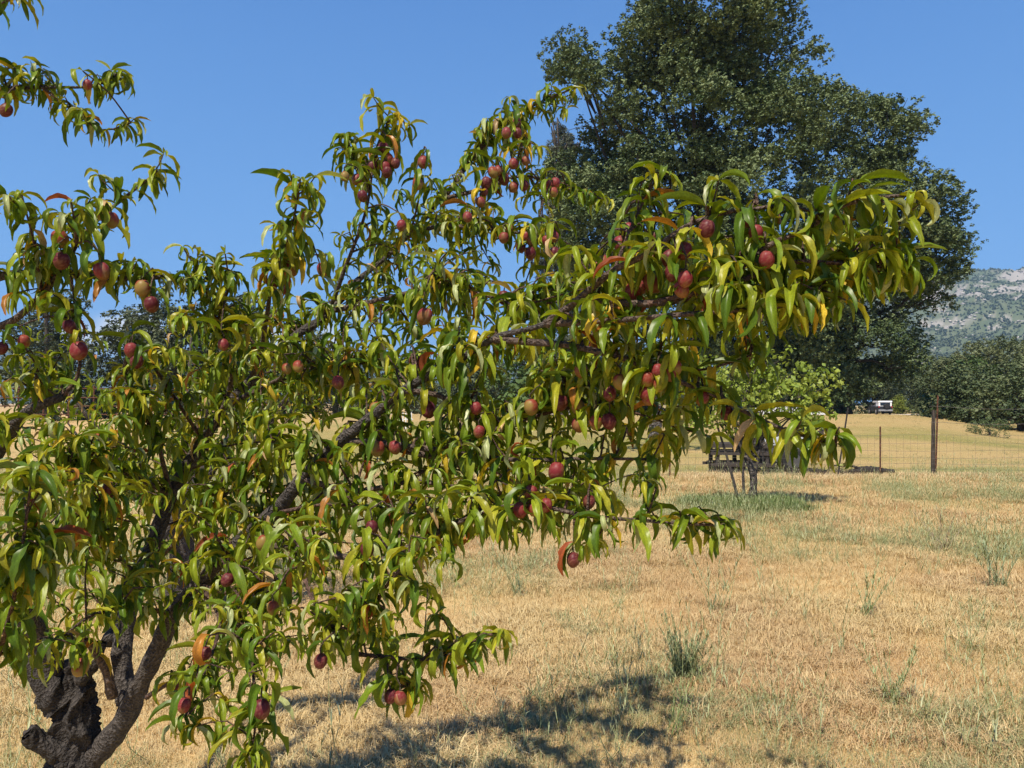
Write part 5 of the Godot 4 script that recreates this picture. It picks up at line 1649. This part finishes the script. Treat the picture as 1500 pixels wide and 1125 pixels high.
	fruit(Vector3(0.101,1.444,-1.76), 0.0234, 0)
	fruit(Vector3(0.018,1.364,-1.699), 0.018, 0)
	fruit(Vector3(0.041,1.401,-1.709), 0.017, 0)
	fruit(Vector3(0.047,1.366,-1.698), 0.017, 2)
	fruit(Vector3(0.075,1.374,-1.702), 0.017, 0)
	fruit(Vector3(0.173,1.378,-1.733), 0.017, 1)
	fruit(Vector3(0.136,1.252,-1.716), 0.017, 1)
	fruit(Vector3(-0.624,1.249,-1.94), 0.0206, 2)
	fruit(Vector3(-0.692,1.17,-1.882), 0.0183, 1)
	fruit(Vector3(-0.52,1.154,-1.686), 0.017, 2)
	fruit(Vector3(-0.674,1.05,-1.703), 0.017, 1)
	fruit(Vector3(-0.97,0.788,-2.22), 0.0215, 1)
	fruit(Vector3(-0.696,0.958,-1.65), 0.017, 0)
	fruit(Vector3(-0.529,0.954,-1.641), 0.0216, 1)
	fruit(Vector3(-0.412,1.044,-1.671), 0.0176, 1)
	fruit(Vector3(-1.003,0.987,-1.804), 0.0206, 2)
	fruit(Vector3(-0.323,1.313,-1.782), 0.017, 1)
	fruit(Vector3(-0.318,1.278,-1.698), 0.017, 1)
	fruit(Vector3(-1.055,1.376,-2.014), 0.017, 1)
	fruit(Vector3(-0.265,0.96,-1.694), 0.017, 1)
	fruit(Vector3(-0.244,0.957,-1.693), 0.017, 3)
	fruit(Vector3(-0.515,2.297,-2.352), 0.017, 2)
	fruit(Vector3(-0.416,2.372,-2.502), 0.0195, 0)
	fruit(Vector3(-0.406,2.4,-2.507), 0.019, 2)
	fruit(Vector3(-0.382,2.385,-2.502), 0.017, 1)
	fruit(Vector3(0.018,2.637,-2.826), 0.0189, 0)
	fruit(Vector3(0.049,2.462,-2.721), 0.0177, 0)
	fruit(Vector3(-0.067,2.419,-2.716), 0.0215, 2)
	fruit(Vector3(-0.098,2.341,-2.692), 0.0171, 1)
	fruit(Vector3(0.143,2.324,-2.628), 0.017, 2)
	fruit(Vector3(-0.008,2.179,-2.544), 0.017, 2)
	fruit(Vector3(0.064,2.129,-2.499), 0.0188, 0)
	fruit(Vector3(0.129,2.138,-2.431), 0.017, 0)
	fruit(Vector3(0.287,2.024,-1.879), 0.0184, 0)
	fruit(Vector3(0.206,1.918,-1.739), 0.0187, 2)
	fruit(Vector3(0.314,1.965,-1.687), 0.0172, 1)
	fruit(Vector3(0.254,1.834,-1.615), 0.0203, 0)
	fruit(Vector3(0.253,1.875,-1.653), 0.017, 0)
	fruit(Vector3(0.329,1.891,-1.466), 0.017, 1)
	fruit(Vector3(0.326,1.833,-1.442), 0.017, 0)
	fruit(Vector3(0.278,1.62,-1.597), 0.017, 0)
	fruit(Vector3(0.335,1.673,-1.582), 0.017, 2)
	fruit(Vector3(0.325,1.659,-1.581), 0.017, 0)

func oak_lobes() -> Array:
	return [
		[Vector3(13.32, 27.31, -51.15), Vector3(4.84, 4.38, 4.61)],
		[Vector3(9.74, 25.03, -51.74), Vector3(3.32, 3.32, 3.32)],
		[Vector3(17.53, 25.60, -53.55), Vector3(3.60, 4.15, 3.88)],
		[Vector3(11.50, 20.45, -51.38), Vector3(5.31, 4.84, 5.08)],
		[Vector3(16.62, 19.14, -51.63), Vector3(4.84, 4.84, 4.84)],
		[Vector3(7.21, 18.11, -52.05), Vector3(3.05, 3.92, 3.48)],
		[Vector3(4.47, 22.62, -49.92), Vector3(1.66, 1.94, 1.80)],
		[Vector3(3.79, 24.92, -51.51), Vector3(0.92, 1.29, 1.11)],
		[Vector3(3.36, 25.89, -52.07), Vector3(0.55, 0.65, 0.60)],
		[Vector3(10.20, 14.88, -53.16), Vector3(5.31, 4.38, 4.84)],
		[Vector3(15.07, 13.12, -49.70), Vector3(5.31, 4.38, 4.84)],
		[Vector3(5.66, 13.37, -50.74), Vector3(2.54, 3.46, 3.00)],
		[Vector3(12.85, 8.69, -49.80), Vector3(5.77, 4.38, 5.08)],
		[Vector3(19.01, 7.78, -53.41), Vector3(4.61, 4.15, 4.38)],
		[Vector3(4.00, 17.11, -52.60), Vector3(1.57, 2.08, 1.82)],
		[Vector3(11.03, 30.26, -49.02), Vector3(3.69, 3.23, 3.46)],
		[Vector3(15.93, 32.97, -53.66), Vector3(2.77, 2.77, 2.77)],
		[Vector3(20.73, 4.01, -54.28), Vector3(3.23, 2.77, 3.00)],
		[Vector3(17.79, 3.24, -52.74), Vector3(3.23, 2.08, 2.65)],
		[Vector3(14.46, 4.40, -52.52), Vector3(3.23, 2.54, 2.88)],
		[Vector3(8.48, 9.18, -50.12), Vector3(2.77, 3.23, 3.00)],
	]

func spreading_oak_lobes() -> Array:
	return [
		[Vector3(22.03, 22.18, -54.09), Vector3(2.02, 2.43, 2.23)],
		[Vector3(25.96, 21.11, -56.68), Vector3(3.14, 2.78, 2.96)],
		[Vector3(27.33, 21.53, -54.33), Vector3(1.92, 1.82, 1.87)],
		[Vector3(23.86, 17.09, -55.09), Vector3(3.79, 3.29, 3.54)],
		[Vector3(27.78, 17.17, -55.35), Vector3(2.78, 2.78, 2.78)],
		[Vector3(30.16, 15.08, -54.34), Vector3(2.02, 1.92, 1.97)],
		[Vector3(29.75, 12.59, -56.57), Vector3(3.14, 2.63, 2.88)],
		[Vector3(32.30, 12.56, -56.45), Vector3(1.52, 1.82, 1.67)],
		[Vector3(26.67, 11.23, -58.49), Vector3(4.30, 3.64, 3.97)],
		[Vector3(29.38, 8.44, -56.95), Vector3(2.28, 2.02, 2.15)],
		[Vector3(27.39, 5.95, -57.61), Vector3(2.78, 2.53, 2.66)],
		[Vector3(24.07, 3.32, -56.97), Vector3(2.02, 1.92, 1.97)],
		[Vector3(31.55, 9.70, -57.63), Vector3(1.31, 1.11, 1.21)],
		[Vector3(28.22, 3.87, -56.75), Vector3(1.62, 1.42, 1.52)],
		[Vector3(23.06, 2.84, -55.88), Vector3(2.28, 1.62, 1.95)],
		[Vector3(23.23, 6.35, -59.39), Vector3(2.78, 3.03, 2.91)],
	]
